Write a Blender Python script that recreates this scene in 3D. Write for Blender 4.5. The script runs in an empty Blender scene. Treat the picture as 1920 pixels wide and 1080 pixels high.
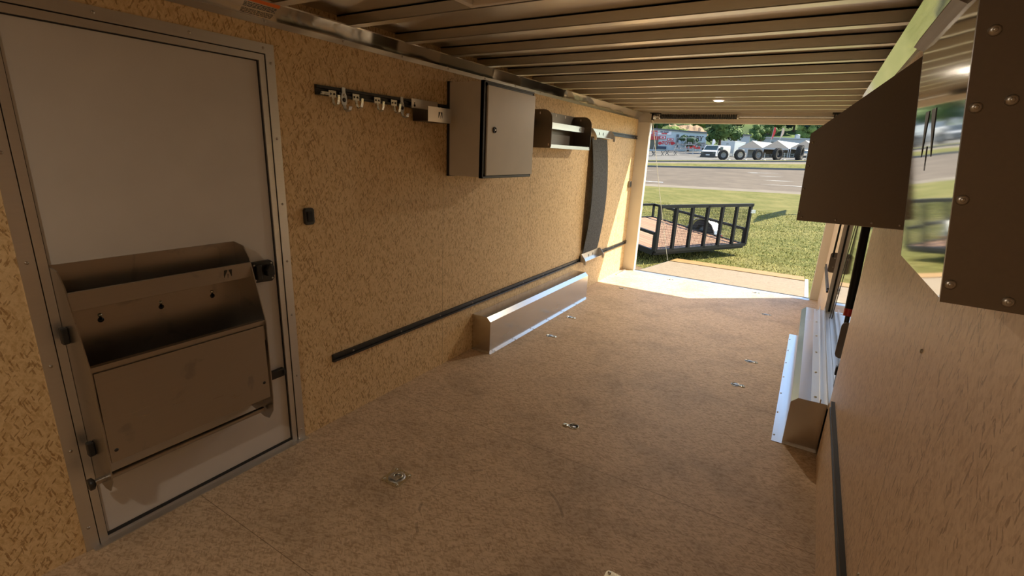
import bpy, math, random
from mathutils import Vector, Matrix
random.seed(7)
R = math.radians
scene = bpy.context.scene
COL = scene.collection

# ------------------------------------------------------------------ camera
F_PX, PITCH, ROLL, YAW = 909.63, -.2751, -.0454, .5381
CAM = Vector((2.1608, 0.0, 1.5733))
ROT = Matrix.Rotation(YAW, 3, 'Z') @ Matrix.Rotation(PITCH, 3, 'X') @ Matrix.Rotation(ROLL, 3, 'Y')
cam_data = bpy.data.cameras.new('camera')
cam_data.sensor_width = 36.0
cam_data.lens = F_PX * 36.0 / 1920.0
cam_data.clip_start = .02
cam_data.clip_end = 2000
camera = bpy.data.objects.new('camera', cam_data)
COL.objects.link(camera)
rt, fw, up = ROT.col[0], ROT.col[1], ROT.col[2]
camera.matrix_world = Matrix(((rt[0], up[0], -fw[0], CAM[0]), (rt[1], up[1], -fw[1], CAM[1]), (rt[2], up[2], -fw[2], CAM[2]), (0, 0, 0, 1)))
scene.camera = camera

def at(px, py, Y):
    """the point of the place that the photograph shows at px, py when it stands Y metres down the trailer axis"""
    d = ROT @ Vector(((px - 960) / F_PX, 1, -(py - 540) / F_PX))
    return CAM + d * (Y / d[1])

# ------------------------------------------------------------------ light
SUN_DIR = Vector((-1.22, -1.04, -2.01)).normalized()
sun_elev = math.asin(-SUN_DIR.z)
world = bpy.data.worlds.new('sky_world')
scene.world = world
world.use_nodes = True
wn = world.node_tree.nodes
wl = world.node_tree.links
sky = wn.new('ShaderNodeTexSky')
sky.sky_type = 'NISHITA'
sky.sun_disc = False
sky.sun_elevation = sun_elev
sky.sun_rotation = math.atan2(-SUN_DIR.x, -SUN_DIR.y)
sky.air_density = 1.0
sky.dust_density = 0.5
sky.ozone_density = 1.0
wl.new(sky.outputs[0], wn['Background'].inputs[0])
wn['Background'].inputs[1].default_value = 0.10
sun_data = bpy.data.lights.new('sun', 'SUN')
sun_data.energy = 3.7
sun_data.angle = R(.53)
sun_data.color = (1.0, .90, .68)
sun = bpy.data.objects.new('sun', sun_data)
COL.objects.link(sun)
sun.rotation_euler = SUN_DIR.to_track_quat('-Z', 'Y').to_euler()
vs = scene.view_settings
scene.display_settings.display_device = 'sRGB'
vs.view_transform = 'Standard'
vs.look = 'None'
vs.gamma = 1
vs.use_curve_mapping = False
vs.exposure = 1.88

# ------------------------------------------------------------------ materials
def new_mat(name):
    m = bpy.data.materials.new(name)
    m.use_nodes = True
    nt = m.node_tree
    return m, nt.nodes, nt.links, nt.nodes['Principled BSDF']

def plain(name, col, rough=.5, metal=0.0, spec=.5, var=.06, scale=6.0, bump=0.0, bscale=200.0, coat=0.0):
    """one colour with a little procedural variation in tone and gloss"""
    m, n, l, b = new_mat(name)
    tc = n.new('ShaderNodeTexCoord')
    nz = n.new('ShaderNodeTexNoise')
    nz.inputs['Scale'].default_value = scale
    nz.inputs['Detail'].default_value = 5
    l.new(tc.outputs['Object'], nz.inputs['Vector'])
    ramp = n.new('ShaderNodeValToRGB')
    ramp.color_ramp.elements[0].position = .3
    ramp.color_ramp.elements[1].position = .7
    ramp.color_ramp.elements[0].color = [c * (1 - var) for c in col] + [1]
    ramp.color_ramp.elements[1].color = [min(1, c * (1 + var)) for c in col] + [1]
    l.new(nz.outputs['Fac'], ramp.inputs[0])
    l.new(ramp.outputs[0], b.inputs['Base Color'])
    mr = n.new('ShaderNodeMapRange')
    mr.inputs['To Min'].default_value = max(.02, rough * .85)
    mr.inputs['To Max'].default_value = min(1, rough * 1.15)
    l.new(nz.outputs['Fac'], mr.inputs['Value'])
    l.new(mr.outputs[0], b.inputs['Roughness'])
    b.inputs['Metallic'].default_value = metal
    b.inputs['Specular IOR Level'].default_value = spec
    b.inputs['Coat Weight'].default_value = coat
    if bump:
        n2 = n.new('ShaderNodeTexNoise')
        n2.inputs['Scale'].default_value = bscale
        n2.inputs['Detail'].default_value = 4
        l.new(tc.outputs['Object'], n2.inputs['Vector'])
        bp = n.new('ShaderNodeBump')
        bp.inputs['Strength'].default_value = bump
        bp.inputs['Distance'].default_value = .004
        l.new(n2.outputs['Fac'], bp.inputs['Height'])
        l.new(bp.outputs[0], b.inputs['Normal'])
    return m

def math_node(n, l, op, a, b=None, c=None):
    k = n.new('ShaderNodeMath')
    k.operation = op
    for i, v in enumerate((a, b, c)):
        if v is None:
            continue
        if isinstance(v, (int, float)):
            k.inputs[i].default_value = v
        else:
            l.new(v, k.inputs[i])
    return k.outputs[0]

def mix_col(n, l, fac, a, b, mode='MIX'):
    k = n.new('ShaderNodeMix')
    k.data_type = 'RGBA'
    k.blend_type = mode
    for i, v in ((0, fac), (6, a), (7, b)):
        if isinstance(v, (int, float)):
            k.inputs[i].default_value = v
        elif isinstance(v, tuple):
            k.inputs[i].default_value = v
        else:
            l.new(v, k.inputs[i])
    return k.outputs[2]

def osb(name, plane, light, mid, dark, fleck, fleck_amt, seam_first, seam_axis, rough=.55, grime=0.0, ring=False, stretch=3.2, dens=34.0, fstr=.9):
    """oriented strand board: several layers of long flakes laid at different angles, dark resin flecks, panel joints"""
    m, n, l, b = new_mat(name)
    tc = n.new('ShaderNodeTexCoord')
    obj = tc.outputs['Object']
    warp = n.new('ShaderNodeTexNoise')
    warp.inputs['Scale'].default_value = 14
    warp.inputs['Detail'].default_value = 3
    l.new(obj, warp.inputs['Vector'])
    wv = n.new('ShaderNodeVectorMath'); wv.operation = 'MULTIPLY_ADD'
    l.new(warp.outputs['Color'], wv.inputs[0])
    wv.inputs[1].default_value = (.018, .018, .018)
    l.new(obj, wv.inputs[2])
    def flakes(ang, sc, seed, st=stretch):
        mp = n.new('ShaderNodeMapping')
        mp.vector_type = 'TEXTURE'
        mp.inputs['Location'].default_value = (seed * .37, seed * .53, seed * .71)
        if plane == 'X':
            mp.inputs['Rotation'].default_value = (ang, 0, 0)
            mp.inputs['Scale'].default_value = (1 / sc, 1 / sc, st / sc)
        else:
            mp.inputs['Rotation'].default_value = (0, 0, ang)
            mp.inputs['Scale'].default_value = (st / sc, 1 / sc, 1 / sc)
        l.new(wv.outputs[0], mp.inputs['Vector'])
        v = n.new('ShaderNodeTexVoronoi')
        v.inputs['Scale'].default_value = 1
        v.inputs['Randomness'].default_value = 1
        l.new(mp.outputs[0], v.inputs['Vector'])
        sp = n.new('ShaderNodeSeparateColor')
        l.new(v.outputs['Color'], sp.inputs[0])
        return sp.outputs
    a = flakes(.35, dens, 1)
    c = flakes(-.55, dens * 1.25, 2)
    d = flakes(1.15, dens * .9, 3)
    f1 = flakes(.25, dens * 1.5, 4, stretch * 1.6)
    f2 = flakes(-.65, dens * 1.7, 5, stretch * 1.3)
    tone = math_node(n, l, 'ADD', math_node(n, l, 'MULTIPLY', a[0], .42), math_node(n, l, 'MULTIPLY', c[1], .34))
    tone = math_node(n, l, 'ADD', tone, math_node(n, l, 'MULTIPLY', d[2], .24))
    fine = n.new('ShaderNodeTexNoise')
    fine.inputs['Scale'].default_value = 160
    fine.inputs['Detail'].default_value = 4
    l.new(wv.outputs[0], fine.inputs['Vector'])
    tone = math_node(n, l, 'ADD', tone, math_node(n, l, 'MULTIPLY', math_node(n, l, 'SUBTRACT', fine.outputs['Fac'], .5), .35))
    ramp = n.new('ShaderNodeValToRGB')
    e = ramp.color_ramp.elements
    e[0].position, e[0].color = .2, dark + (1,)
    e[1].position, e[1].color = .8, light + (1,)
    k = e.new(.46); k.color = mid + (1,)
    l.new(tone, ramp.inputs[0])
    colr = ramp.outputs[0]
    cl = n.new('ShaderNodeTexNoise')
    cl.inputs['Scale'].default_value = 5
    cl.inputs['Detail'].default_value = 4
    l.new(obj, cl.inputs['Vector'])
    thr = math_node(n, l, 'MULTIPLY', cl.outputs['Fac'], fleck_amt)
    m1 = math_node(n, l, 'LESS_THAN', f1[0], thr)
    m2 = math_node(n, l, 'LESS_THAN', f2[1], thr)
    ff = math_node(n, l, 'MULTIPLY', math_node(n, l, 'MAXIMUM', m1, m2), fstr)
    ff = math_node(n, l, 'MULTIPLY', ff, math_node(n, l, 'SMOOTH_MAX', math_node(n, l, 'MULTIPLY', fine.outputs['Fac'], 1.4), .3, .1))
    colr = mix_col(n, l, ff, colr, fleck + (1,))
    if grime:
        g = n.new('ShaderNodeTexNoise')
        g.inputs['Scale'].default_value = 2.3
        g.inputs['Detail'].default_value = 6
        g.inputs['Roughness'].default_value = .65
        l.new(obj, g.inputs['Vector'])
        gm = n.new('ShaderNodeMapRange')
        gm.inputs['From Min'].default_value = .48
        gm.inputs['From Max'].default_value = .75
        gm.inputs['To Max'].default_value = grime
        l.new(g.outputs['Fac'], gm.inputs['Value'])
        colr = mix_col(n, l, gm.outputs[0], colr, (.16, .115, .075, 1))
    sep = n.new('ShaderNodeSeparateXYZ')
    l.new(obj, sep.inputs[0])
    if ring:
        dx = math_node(n, l, 'SUBTRACT', sep.outputs[0], 1.19)
        dy = math_node(n, l, 'SUBTRACT', sep.outputs[1], 1.53)
        rr = math_node(n, l, 'SQRT', math_node(n, l, 'ADD', math_node(n, l, 'MULTIPLY', dx, dx), math_node(n, l, 'MULTIPLY', dy, dy)))
        band = math_node(n, l, 'LESS_THAN', math_node(n, l, 'ABSOLUTE', math_node(n, l, 'SUBTRACT', rr, .325)), .006)
        br = n.new('ShaderNodeTexNoise'); br.inputs['Scale'].default_value = 4
        l.new(obj, br.inputs['Vector'])
        band = math_node(n, l, 'MULTIPLY', band, math_node(n, l, 'GREATER_THAN', br.outputs['Fac'], .56))
        colr = mix_col(n, l, math_node(n, l, 'MULTIPLY', band, .35), colr, (.09, .06, .04, 1))
    q = math_node(n, l, 'PINGPONG', math_node(n, l, 'SUBTRACT', sep.outputs[seam_axis], seam_first), .61)
    sm = math_node(n, l, 'LESS_THAN', q, .0016)
    colr = mix_col(n, l, math_node(n, l, 'MULTIPLY', sm, .65), colr, (.10, .055, .02, 1))
    l.new(colr, b.inputs['Base Color'])
    b.inputs['Roughness'].default_value = rough
    b.inputs['Specular IOR Level'].default_value = .35
    bp = n.new('ShaderNodeBump')
    bp.inputs['Strength'].default_value = .25
    bp.inputs['Distance'].default_value = .0015
    l.new(tone, bp.inputs['Height'])
    l.new(bp.outputs[0], b.inputs['Normal'])
    return m

def brushed(name, col, rough, axis=1, amt=.12, smudge=0.0, bump=.0):
    """sheet aluminium: metal with a fine grain and faint handling marks"""
    m, n, l, b = new_mat(name)
    tc = n.new('ShaderNodeTexCoord')
    mp = n.new('ShaderNodeMapping')
    s = [220, 220, 220]
    s[axis] = 3
    mp.inputs['Scale'].default_value = s
    l.new(tc.outputs['Object'], mp.inputs['Vector'])
    nz = n.new('ShaderNodeTexNoise')
    nz.inputs['Scale'].default_value = 1
    nz.inputs['Detail'].default_value = 3
    l.new(mp.outputs[0], nz.inputs['Vector'])
    big = n.new('ShaderNodeTexNoise')
    big.inputs['Scale'].default_value = 5
    big.inputs['Detail'].default_value = 6
    l.new(tc.outputs['Object'], big.inputs['Vector'])
    mr = n.new('ShaderNodeMapRange')
    mr.inputs['To Min'].default_value = max(.02, rough - amt)
    mr.inputs['To Max'].default_value = rough + amt
    l.new(math_node(n, l, 'ADD', math_node(n, l, 'MULTIPLY', nz.outputs['Fac'], .5), math_node(n, l, 'MULTIPLY', big.outputs['Fac'], .5)), mr.inputs['Value'])
    l.new(mr.outputs[0], b.inputs['Roughness'])
    base = mix_col(n, l, math_node(n, l, 'MULTIPLY', nz.outputs['Fac'], .35), col + (1,), tuple(c * .8 for c in col) + (1,))
    if smudge:
        sg = n.new('ShaderNodeTexNoise')
        sg.inputs['Scale'].default_value = 6.5
        sg.inputs['Detail'].default_value = 5
        sg.inputs['Distortion'].default_value = .8
        l.new(tc.outputs['Object'], sg.inputs['Vector'])
        mk = n.new('ShaderNodeMapRange')
        mk.inputs['From Min'].default_value = .60
        mk.inputs['From Max'].default_value = .66
        mk.inputs['To Max'].default_value = smudge
        l.new(sg.outputs['Fac'], mk.inputs['Value'])
        base = mix_col(n, l, mk.outputs[0], base, (.30, .30, .29, 1))
    l.new(base, b.inputs['Base Color'])
    b.inputs['Metallic'].default_value = 1.0
    if bump:
        wb = n.new('ShaderNodeTexNoise')
        wb.inputs['Scale'].default_value = 3.0
        wb.inputs['Detail'].default_value = 1
        l.new(tc.outputs['Object'], wb.inputs['Vector'])
        bp = n.new('ShaderNodeBump')
        bp.inputs['Strength'].default_value = bump
        bp.inputs['Distance'].default_value = .05
        l.new(wb.outputs['Fac'], bp.inputs['Height'])
        l.new(bp.outputs[0], b.inputs['Normal'])
    return m

def ground_mat(name, c1, c2, c3, s1, s2, rough=.9, bump=.4, bs=60):
    m, n, l, b = new_mat(name)
    tc = n.new('ShaderNodeTexCoord')
    a = n.new('ShaderNodeTexNoise'); a.inputs['Scale'].default_value = s1; a.inputs['Detail'].default_value = 8
    c = n.new('ShaderNodeTexNoise'); c.inputs['Scale'].default_value = s2; c.inputs['Detail'].default_value = 6
    l.new(tc.outputs['Object'], a.inputs['Vector'])
    l.new(tc.outputs['Object'], c.inputs['Vector'])
    r1 = n.new('ShaderNodeValToRGB')
    r1.color_ramp.elements[0].position = .35; r1.color_ramp.elements[0].color = c1 + (1,)
    r1.color_ramp.elements[1].position = .65; r1.color_ramp.elements[1].color = c2 + (1,)
    l.new(a.outputs['Fac'], r1.inputs[0])
    mk = n.new('ShaderNodeMapRange')
    mk.inputs['From Min'].default_value = .45; mk.inputs['From Max'].default_value = .7
    l.new(c.outputs['Fac'], mk.inputs['Value'])
    l.new(mix_col(n, l, math_node(n, l, 'MULTIPLY', mk.outputs[0], .7), r1.outputs[0], c3 + (1,)), b.inputs['Base Color'])
    b.inputs['Roughness'].default_value = rough
    b.inputs['Specular IOR Level'].default_value = .2
    d = n.new('ShaderNodeTexNoise'); d.inputs['Scale'].default_value = bs; d.inputs['Detail'].default_value = 6
    l.new(tc.outputs['Object'], d.inputs['Vector'])
    bp = n.new('ShaderNodeBump'); bp.inputs['Strength'].default_value = bump; bp.inputs['Distance'].default_value = .03
    l.new(d.outputs['Fac'], bp.inputs['Height'])
    l.new(bp.outputs[0], b.inputs['Normal'])
    return m

def planks(name, c1, c2, gap, width, axis):
    m, n, l, b = new_mat(name)
    tc = n.new('ShaderNodeTexCoord')
    sep = n.new('ShaderNodeSeparateXYZ')
    l.new(tc.outputs['Object'], sep.inputs[0])
    u = math_node(n, l, 'DIVIDE', sep.outputs[axis], width)
    fr = math_node(n, l, 'FRACT', u)
    idx = math_node(n, l, 'FLOOR', u)
    wn_ = n.new('ShaderNodeTexWhiteNoise'); wn_.noise_dimensions = '1D'
    l.new(idx, wn_.inputs['W'])
    gr = n.new('ShaderNodeTexNoise'); gr.inputs['Scale'].default_value = 9; gr.inputs['Detail'].default_value = 6
    l.new(tc.outputs['Object'], gr.inputs['Vector'])
    t = math_node(n, l, 'ADD', math_node(n, l, 'MULTIPLY', wn_.outputs['Value'], .6), math_node(n, l, 'MULTIPLY', gr.outputs['Fac'], .4))
    base = mix_col(n, l, t, c1 + (1,), c2 + (1,))
    g = math_node(n, l, 'LESS_THAN', fr, .09)
    l.new(mix_col(n, l, g, base, gap + (1,)), b.inputs['Base Color'])
    b.inputs['Roughness'].default_value = .7
    return m

def emit(name, col, strength):
    m, n, l, b = new_mat(name)
    b.inputs['Base Color'].default_value = (.9, .9, .88, 1)
    b.inputs['Emission Color'].default_value = col + (1,)
    b.inputs['Emission Strength'].default_value = strength
    return m

def foliage_mat(name, c1, c2):
    m, n, l, b = new_mat(name)
    tc = n.new('ShaderNodeTexCoord')
    nz = n.new('ShaderNodeTexNoise'); nz.inputs['Scale'].default_value = 1.6; nz.inputs['Detail'].default_value = 6
    l.new(tc.outputs['Object'], nz.inputs['Vector'])
    rp = n.new('ShaderNodeValToRGB')
    rp.color_ramp.elements[0].position = .35; rp.color_ramp.elements[0].color = c1 + (1,)
    rp.color_ramp.elements[1].position = .65; rp.color_ramp.elements[1].color = c2 + (1,)
    l.new(nz.outputs['Fac'], rp.inputs[0])
    l.new(rp.outputs[0], b.inputs['Base Color'])
    b.inputs['Roughness'].default_value = .7
    b.inputs['Specular IOR Level'].default_value = .2
    return m

M = {}
M['osb_wall'] = osb('osb_wall', 'X', (.80, .605, .345), (.735, .54, .29), (.62, .43, .21), (.30, .16, .055), .17, 1.42, 1, rough=.5, dens=135)
M['osb_wall_r'] = osb('osb_wall_smooth', 'X', (.79, .61, .43), (.72, .54, .37), (.62, .445, .29), (.33, .2, .11), .09, 1.384, 1, rough=.42, dens=140, stretch=3.4)
M['osb_floor'] = osb('osb_floor', 'Z', (.69, .525, .355), (.60, .445, .29), (.46, .325, .20), (.24, .14, .075), .17, .89, 1, rough=.6, grime=.5, fstr=.5, ring=True, dens=130)
M['osb_ramp'] = osb('osb_ramp', 'Z', (.27, .212, .142), (.23, .178, .118), (.185, .135, .085), (.13, .085, .05), .10, 3.0, 1, rough=.6, dens=90)
M['alu'] = brushed('sheet_aluminium', (.70, .68, .65), .25, amt=.07)
M['alu_smudged'] = brushed('sheet_aluminium_smudged', (.46, .43, .39), .31, smudge=.6)
M['alu_dull'] = brushed('mill_aluminium', (.72, .71, .69), .42)
M['alu_beam'] = brushed('roof_aluminium', (.80, .77, .72), .34, axis=0)
M['alu_mirror'] = brushed('polished_aluminium', (.80, .79, .77), .06, amt=.03, bump=.02)
M['alu_cove'] = brushed('bright_aluminium', (.82, .81, .77), .10, amt=.05, bump=.12)
M['alu_dark'] = brushed('dark_aluminium', (.22, .195, .17), .42)
M['white_skin'] = plain('white_door_skin', (.62, .59, .55), .38, var=.03)
M['white_paint'] = plain('cream_painted_post', (.60, .55, .46), .42, var=.03)
M['cab_white'] = plain('cabinet_laminate', (.66, .61, .53), .42, var=.03)
M['black'] = plain('black_plastic', (.018, .018, .018), .42, var=.2)
M['black_metal'] = plain('black_painted_steel', (.010, .010, .010), .5, var=.2, spec=.25)
M['rubber'] = plain('black_rubber', (.02, .019, .018), .75, var=.3, bump=.3, bscale=40)
M['carpet'] = plain('grey_carpet', (.075, .08, .082), .95, var=.45, scale=60, bump=.9, bscale=300)
M['zinc'] = plain('zinc_plated_steel', (.62, .62, .55), .28, metal=1, var=.12, scale=40)
M['galv'] = plain('galvanised_steel', (.55, .57, .58), .45, metal=1, var=.1, scale=30)
M['screw'] = plain('screw_steel', (.45, .42, .38), .35, metal=1)
M['sticker_white'] = plain('label_paper', (.75, .74, .72), .5, var=.02)
M['sticker_orange'] = plain('label_orange', (.85, .20, .03), .5, var=.03)
M['ink'] = plain('label_ink', (.03, .03, .03), .6, var=.02)
M['vent_white'] = plain('vent_plastic', (.78, .72, .66), .5, var=.02)
M['red'] = plain('red_plastic', (.45, .02, .015), .4, var=.1)
M['plywood'] = plain('yellow_plywood', (.27, .155, .05), .6, var=.12, scale=12)
M['cord'] = plain('white_cord', (.62, .6, .5), .7, var=.05)
M['grass_ground'] = ground_mat('lawn_turf', (.075, .083, .015), (.135, .126, .034), (.18, .155, .055), 3.2, .55, bump=.7, bs=35)
M['blade'] = foliage_mat('grass_blades', (.20, .205, .035), (.40, .345, .11))
M['asphalt'] = ground_mat('asphalt', (.105, .085, .067), (.13, .106, .083), (.092, .075, .06), .9, .25, bump=.15, bs=120)
M['concrete'] = ground_mat('concrete', (.15, .128, .10), (.19, .162, .13), (.135, .115, .092), .9, .2, bump=.15, bs=80)
M['lot'] = ground_mat('gravel_lot', (.125, .12, .112), (.16, .153, .143), (.112, .107, .1), .8, .12, bump=.2, bs=50)
M['dirt'] = ground_mat('bare_earth', (.13, .085, .05), (.2, .14, .085), (.1, .065, .04), 4, 1, bump=.5, bs=40)
M['paint_line'] = plain('road_paint', (.75, .73, .68), .7, var=.1, scale=3)
M['deck_wood'] = planks('trailer_deck_boards', (.24, .125, .07), (.33, .185, .11), (.05, .027, .016), .14, 1)
M['hill'] = ground_mat('hillside', (.05, .085, .03), (.09, .13, .04), (.05, .07, .05), .12, .05, bump=.6, bs=.8)
M['rock'] = ground_mat('hillside_rock', (.20, .13, .085), (.28, .20, .13), (.09, .11, .035), .5, .22, bump=.5, bs=1.2)
M['leaf_a'] = foliage_mat('leaves_mid', (.035, .075, .022), (.12, .18, .05))
M['leaf_b'] = foliage_mat('leaves_dark', (.02, .05, .03), (.055, .10, .045))
M['leaf_c'] = foliage_mat('leaves_light', (.10, .16, .04), (.22, .27, .07))
M['leaf_d'] = foliage_mat('leaves_shaded', (.012, .035, .045), (.03, .07, .075))  # shade of the right-hand trees is put into this leaf colour
M['bark'] = plain('bark', (.09, .065, .045), .9, var=.3, scale=8)
M['wall_blue'] = plain('store_metal_siding', (.46, .54, .57), .55, var=.05, scale=.6)
M['wall_grey'] = plain('grey_siding', (.30, .34, .36), .6, var=.06, scale=.6)
M['roof_grey'] = plain('store_roof', (.10, .11, .12), .6, var=.1)
M['dark_glass'] = plain('dark_glass', (.03, .05, .055), .15, var=.1)
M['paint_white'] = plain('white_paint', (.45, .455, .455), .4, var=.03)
M['paint_shade'] = plain('shaded_white_paint', (.34, .38, .40), .4, var=.03)  # white paint with bluish shade put into its colour
M['tent'] = plain('white_tent_fabric', (.42, .41, .39), .7, var=.03)
M['tent_gable'] = plain('tan_tent_fabric', (.52, .42, .33), .8, var=.05)
M['awning_red'] = plain('red_awning', (.40, .045, .04), .6, var=.08)
M['sign_red'] = plain('sign_red', (.55, .03, .04), .5, var=.05)
M['sign_white'] = plain('sign_white', (.78, .76, .80), .5, var=.02)
M['navy'] = plain('sign_navy', (.03, .05, .09), .5, var=.05)
M['tyre'] = plain('tractor_tyre_rubber', (.028, .024, .021), .85, var=.3, scale=5)
M['rim_tan'] = plain('weathered_rim', (.40, .35, .28), .6, var=.15, scale=4)
M['rim_grey'] = plain('grey_rim', (.20, .20, .19), .6, var=.15)
M['flag_red'] = plain('red_flag', (.60, .05, .05), .7, var=.1)
M['flag_cream'] = plain('cream_flag', (.75, .55, .40), .7, var=.1)
M['table_wood'] = plain('weathered_table_wood', (.33, .27, .21), .8, var=.2)
M['clutter'] = plain('clutter', (.28, .27, .26), .7, var=.5, scale=3)

# ------------------------------------------------------------------ mesh helpers
class MB:
    """collects vertices and faces for ONE mesh object"""
    def __init__(self):
        self.v, self.f, self.smooth = [], [], []
    def add(self, vs_, fs, smooth=False):
        o = len(self.v)
        self.v += [tuple(p) for p in vs_]
        self.f += [tuple(i + o for i in f) for f in fs]
        self.smooth += [smooth] * len(fs)
        return self
    def box(self, a, b):
        x0, y0, z0 = a; x1, y1, z1 = b
        if x0 > x1: x0, x1 = x1, x0
        if y0 > y1: y0, y1 = y1, y0
        if z0 > z1: z0, z1 = z1, z0
        v = [(x0, y0, z0), (x1, y0, z0), (x1, y1, z0), (x0, y1, z0), (x0, y0, z1), (x1, y0, z1), (x1, y1, z1), (x0, y1, z1)]
        return self.add(v, [(3, 2, 1, 0), (4, 5, 6, 7), (0, 1, 5, 4), (1, 2, 6, 5), (2, 3, 7, 6), (3, 0, 4, 7)])
    def prism(self, poly, axis, a, b):
        """a polygon in the two other axes, extruded along axis from a to b"""
        n = len(poly)
        def pt(p, t):
            if axis == 0: return (t, p[0], p[1])
            if axis == 1: return (p[0], t, p[1])
            return (p[0], p[1], t)
        v = [pt(p, a) for p in poly] + [pt(p, b) for p in poly]
        f = [tuple(range(n)), tuple(range(2 * n - 1, n - 1, -1))]
        for i in range(n):
            j = (i + 1) % n
            f.append((i, i + n, j + n, j))
        return self.add(v, f)
    def bar(self, p, q, w, h, upv=(0, 0, 1)):
        """rectangular bar from p to q"""
        p, q = Vector(p), Vector(q)
        d = (q - p).normalized()
        u = Vector(upv)
        s = d.cross(u)
        if s.length < 1e-4:
            s = d.cross(Vector((1, 0, 0)))
        s.normalize()
        t = s.cross(d)
        v = []
        for c in (p, q):
            for i, j in ((-1, -1), (1, -1), (1, 1), (-1, 1)):
                v.append(c + s * (w / 2 * i) + t * (h / 2 * j))
        return self.add(v, [(3, 2, 1, 0), (4, 5, 6, 7), (0, 1, 5, 4), (1, 2, 6, 5), (2, 3, 7, 6), (3, 0, 4, 7)])
    def tube(self, pts, r, seg=10, caps=True):
        pts = [Vector(p) for p in pts]
        n = len(pts)
        rs = r if isinstance(r, (list, tuple)) else [r] * n
        rings = []
        prev = None
        for i in range(n):
            d = (pts[min(i + 1, n - 1)] - pts[max(i - 1, 0)]).normalized()
            if prev is None:
                s = d.cross(Vector((0, 0, 1)))
                if s.length < 1e-3: s = d.cross(Vector((0, 1, 0)))
            else:
                s = prev - d * prev.dot(d)
            s.normalize(); prev = s
            t = d.cross(s)
            rings.append([pts[i] + (s * math.cos(2 * math.pi * k / seg) + t * math.sin(2 * math.pi * k / seg)) * rs[i] for k in range(seg)])
        v = [p for rg in rings for p in rg]
        f = []
        for i in range(n - 1):
            for k in range(seg):
                a, b = i * seg + k, i * seg + (k + 1) % seg
                f.append((a, b, b + seg, a + seg))
        self.add(v, f, True)
        if caps:
            self.add(rings[0], [tuple(range(seg - 1, -1, -1))])
            self.add(rings[-1], [tuple(range(seg))])
        return self
    def lathe(self, prof, origin=(0, 0, 0), axis=(0, 0, 1), seg=24, closed=False):
        """profile of (radius, height) turned round axis"""
        ax = Vector(axis).normalized()
        s = ax.cross(Vector((0, 0, 1)))
        if s.length < 1e-3: s = ax.cross(Vector((0, 1, 0)))
        s.normalize(); t = ax.cross(s); o = Vector(origin)
        v = []
        for r, h in prof:
            for k in range(seg):
                a = 2 * math.pi * k / seg
                v.append(o + ax * h + (s * math.cos(a) + t * math.sin(a)) * r)
        f = []
        m = len(prof)
        for i in range(m if closed else m - 1):
            i2 = (i + 1) % m
            for k in range(seg):
                k2 = (k + 1) % seg
                f.append((i * seg + k, i * seg + k2, i2 * seg + k2, i2 * seg + k))
        return self.add(v, f, True)
    def torus(self, c, axis, R0, r, seg=24, ring=8):
        prof = [(R0 + r * math.cos(2 * math.pi * i / ring), r * math.sin(2 * math.pi * i / ring)) for i in range(ring)]
        return self.lathe(prof, c, axis, seg, closed=True)
    def dome(self, c, axis, r, h, seg=10):
        """a screw or rivet head"""
        return self.lathe([(r, 0), (r * .85, h * .6), (r * .45, h * .95), (.0001, h)], c, axis, seg)
    def build_each(self, name, mat, parent, seg=10):
        """every screw head as a part of its own"""
        n = 4 * seg
        out = []
        for k in range(len(self.v) // n):
            q = MB(); off = k * n
            q.v = self.v[off:off + n]
            q.f = [tuple(i - off for i in f) for f in self.f if off <= f[0] < off + n]
            q.smooth = [True] * len(q.f)
            out.append(q.build(name, mat, parent))
        return out
    def build_parts(self, name, mat, parent):
        """every box of eight corners as a part of its own"""
        for k in range(len(self.v) // 8):
            q = MB(); q.v = self.v[k * 8:k * 8 + 8]
            q.f = [tuple(i - k * 8 for i in f) for f in self.f if k * 8 <= f[0] < k * 8 + 8]
            q.smooth = [False] * len(q.f)
            q.build(name, mat, parent)
    def build(self, name, mat, parent=None, bevel=0.0):
        me = bpy.data.meshes.new(name)
        org = Vector(ORG.get(parent.name, (0, 0, 0))) if parent else Vector((0, 0, 0))
        me.from_pydata([tuple(Vector(p) - org) for p in self.v], [], self.f)
        me.polygons.foreach_set('use_smooth', self.smooth)
        me.update()
        import bmesh
        bm = bmesh.new(); bm.from_mesh(me)
        bmesh.ops.recalc_face_normals(bm, faces=bm.faces)
        bm.to_mesh(me); bm.free()
        o = bpy.data.objects.new(name, me)
        COL.objects.link(o)
        me.materials.append(mat)
        if parent:
            o.parent = parent
            ORG[o.name] = tuple(org)
        if bevel:
            bv = o.modifiers.new('edge', 'BEVEL')
            bv.width = bevel; bv.segments = 2; bv.limit_method = 'ANGLE'; bv.angle_limit = R(40)
        return o
ORG = {}

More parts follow.
